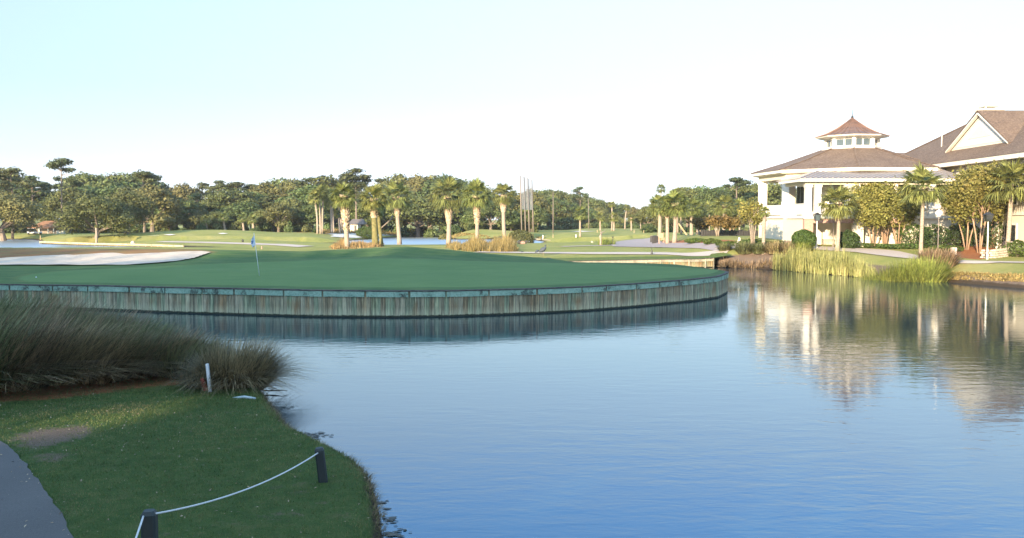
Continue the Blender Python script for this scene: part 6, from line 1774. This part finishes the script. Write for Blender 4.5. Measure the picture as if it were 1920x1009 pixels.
# short turf blades on the near lawn, longer weeds along its lip
def lawn():
    N = 95000
    x = rng.uniform(-15, -1.2, N * 2); y = 9 + 13 * rng.random(N * 2) ** 1.3
    s = sdist(LAKE, x, y); pa = sdist(ap, x, y)
    mulch = zones(x, y)
    ok = (s > .02) & (pa > .01) & (np.abs(x / y) < .64) & (rng.random(N * 2) > mulch[:, 1] * 1.2) & (rng.random(N * 2) > mulch[:, 2] * 1.1)
    x, y, s = x[ok][:N], y[ok][:N], s[ok][:N]
    edge = np.clip(1 - s / .35, 0, 1)
    h = (.014 + .018 * rng.random(len(x))) * (1 + 2.6 * edge * rng.random(len(x))) * (y / 12)
    a = rng.random(len(x)) * 6.283; ln = rng.normal(0, .35, (len(x), 2)); w = .0045 * (y / 11)
    z = HGT(x, y)
    dx, dy = np.cos(a) * w, np.sin(a) * w
    v = np.stack([np.stack([x - dx, y - dy, z - .004], 1), np.stack([x + dx, y + dy, z - .004], 1), np.stack([x + ln[:, 0] * h, y + ln[:, 1] * h, z + h], 1)], 1).reshape(-1, 3)
    tag(link('lawn_grass', npmesh('lawn_grass', v, np.arange(len(v)).reshape(-1, 3)), 'turfblade'), 'short shaded turf of the near lawn', 'grass', kind='stuff')
    # ragged weeds on the lip
    V, Fc, n = [], [], 0
    ln_ = resample(NBANK[:11], 420)
    for i in range(420):
        c = ln_[i] + rng.normal(0, .035, 2) + np.array([-.05, -.01])
        vv, f = blade_arrays(9, .05, .05 + .09 * rng.random(), int(rng.integers(1e9)), 1.1, .5, .0042, (.3, 0), segs=2, core=1)
        V.append(vv + np.array([c[0], c[1], max(.03, hz(*c)) - .02])); Fc.append(f + n); n += len(vv)
    tag(link('bank_weeds', npmesh('bank_weeds', np.vstack(V), np.vstack(Fc)), 'tallgrass'), 'ragged weeds along the lip of the near bank', 'weeds', kind='stuff')
lawn()
def litter():
    N = 2600; x = rng.uniform(-14, -1.2, N); y = rng.uniform(8.5, 20, N)
    ok = (sdist(LAKE, x, y) > .05) & ((rng.random(N) < .35) | (np.hypot(x + 8, y - 15.5) < 2.2) | (np.abs(sdist(ap, x, y)) < .18))
    x, y = x[ok], y[ok]; n_ = len(x); z = HGT(x, y) + .022 + .01 * rng.random(n_)
    p_ = np.stack([x, y, z], 1); nr = np.tile([0, 0, 1.0], (n_, 1))
    v, f = leaf_quads(p_, nr, .010 + .016 * rng.random(n_), asp=.45, jit=.35)
    tag(link('fallen_leaves', npmesh('fallen_leaves', v, f), 'straw_litter'), 'tan leaf litter scattered over the near lawn and path edge', 'leaves', kind='stuff')
M['straw_litter'] = leafmat('straw_litter', (.16, .11, .07), (.30, .22, .14), (.46, .38, .28), 3, trans=0, rnd=0)
litter()
# floating weed mats
def floaters():
    g = np.random.default_rng(4); V, Fc, n = [], [], 0
    for px_, py_, sx, sy, m_ in ((588, 818, .30, .20, 60), (575, 815, .25, .10, 20), (528, 765, .25, .12, 14), (520, 772, .15, .1, 6), (716, 943, .10, .05, 8), (735, 978, .12, .10, 14), (745, 998, .16, .08, 16), (722, 960, .05, .2, 6), (735, 1004, .12, .05, 8)):
        cx, cy = P(px_, py_, 0)
        for i in range(m_):
            x, y = cx + g.normal(0, sx * .6), cy + g.normal(0, sy * .8); k = int(g.integers(5, 9)); rr = .015 + .04 * g.random(); an = g.random() * 6
            pts = [(x + rr * math.cos(an + 6.283 * j / k) * g.uniform(.7, 1.6), y + rr * .6 * math.sin(an + 6.283 * j / k) * g.uniform(.6, 1.2), .006 + .006 * g.random()) for j in range(k)]
            V += pts; Fc.append(tuple(range(n, n + k))); n += k
    me = bpy.data.meshes.new('floating_weed'); me.from_pydata(V, [], Fc)
    m = simple('floating_weed', (.055, .05, .042), (.025, .027, .02), 12, .6, .1, .01)
    tag(link('floating_weed', me, m), 'dark floating weed patches near the grassy bank', 'water weed', kind='stuff')
floaters()

# ------------------------------------------------------------------ light evening haze
def haze():
    mb = MB(); mb.box(-420, 420, -60, 480, -2.5, 46)
    m = bpy.data.materials.new('haze'); m.use_nodes = True; n = m.node_tree.nodes; n.remove(n['Principled BSDF'])
    v = n.new('ShaderNodeVolumePrincipled'); v.inputs['Color'].default_value = (.93, .95, 1, 1); v.inputs['Density'].default_value = .00016; v.inputs['Anisotropy'].default_value = 0.0
    m.node_tree.links.new(v.outputs[0], n['Material Output'].inputs['Volume'])
    tag(mb.build('haze', m), 'thin pale air haze over the course', 'haze', kind='stuff')
haze()
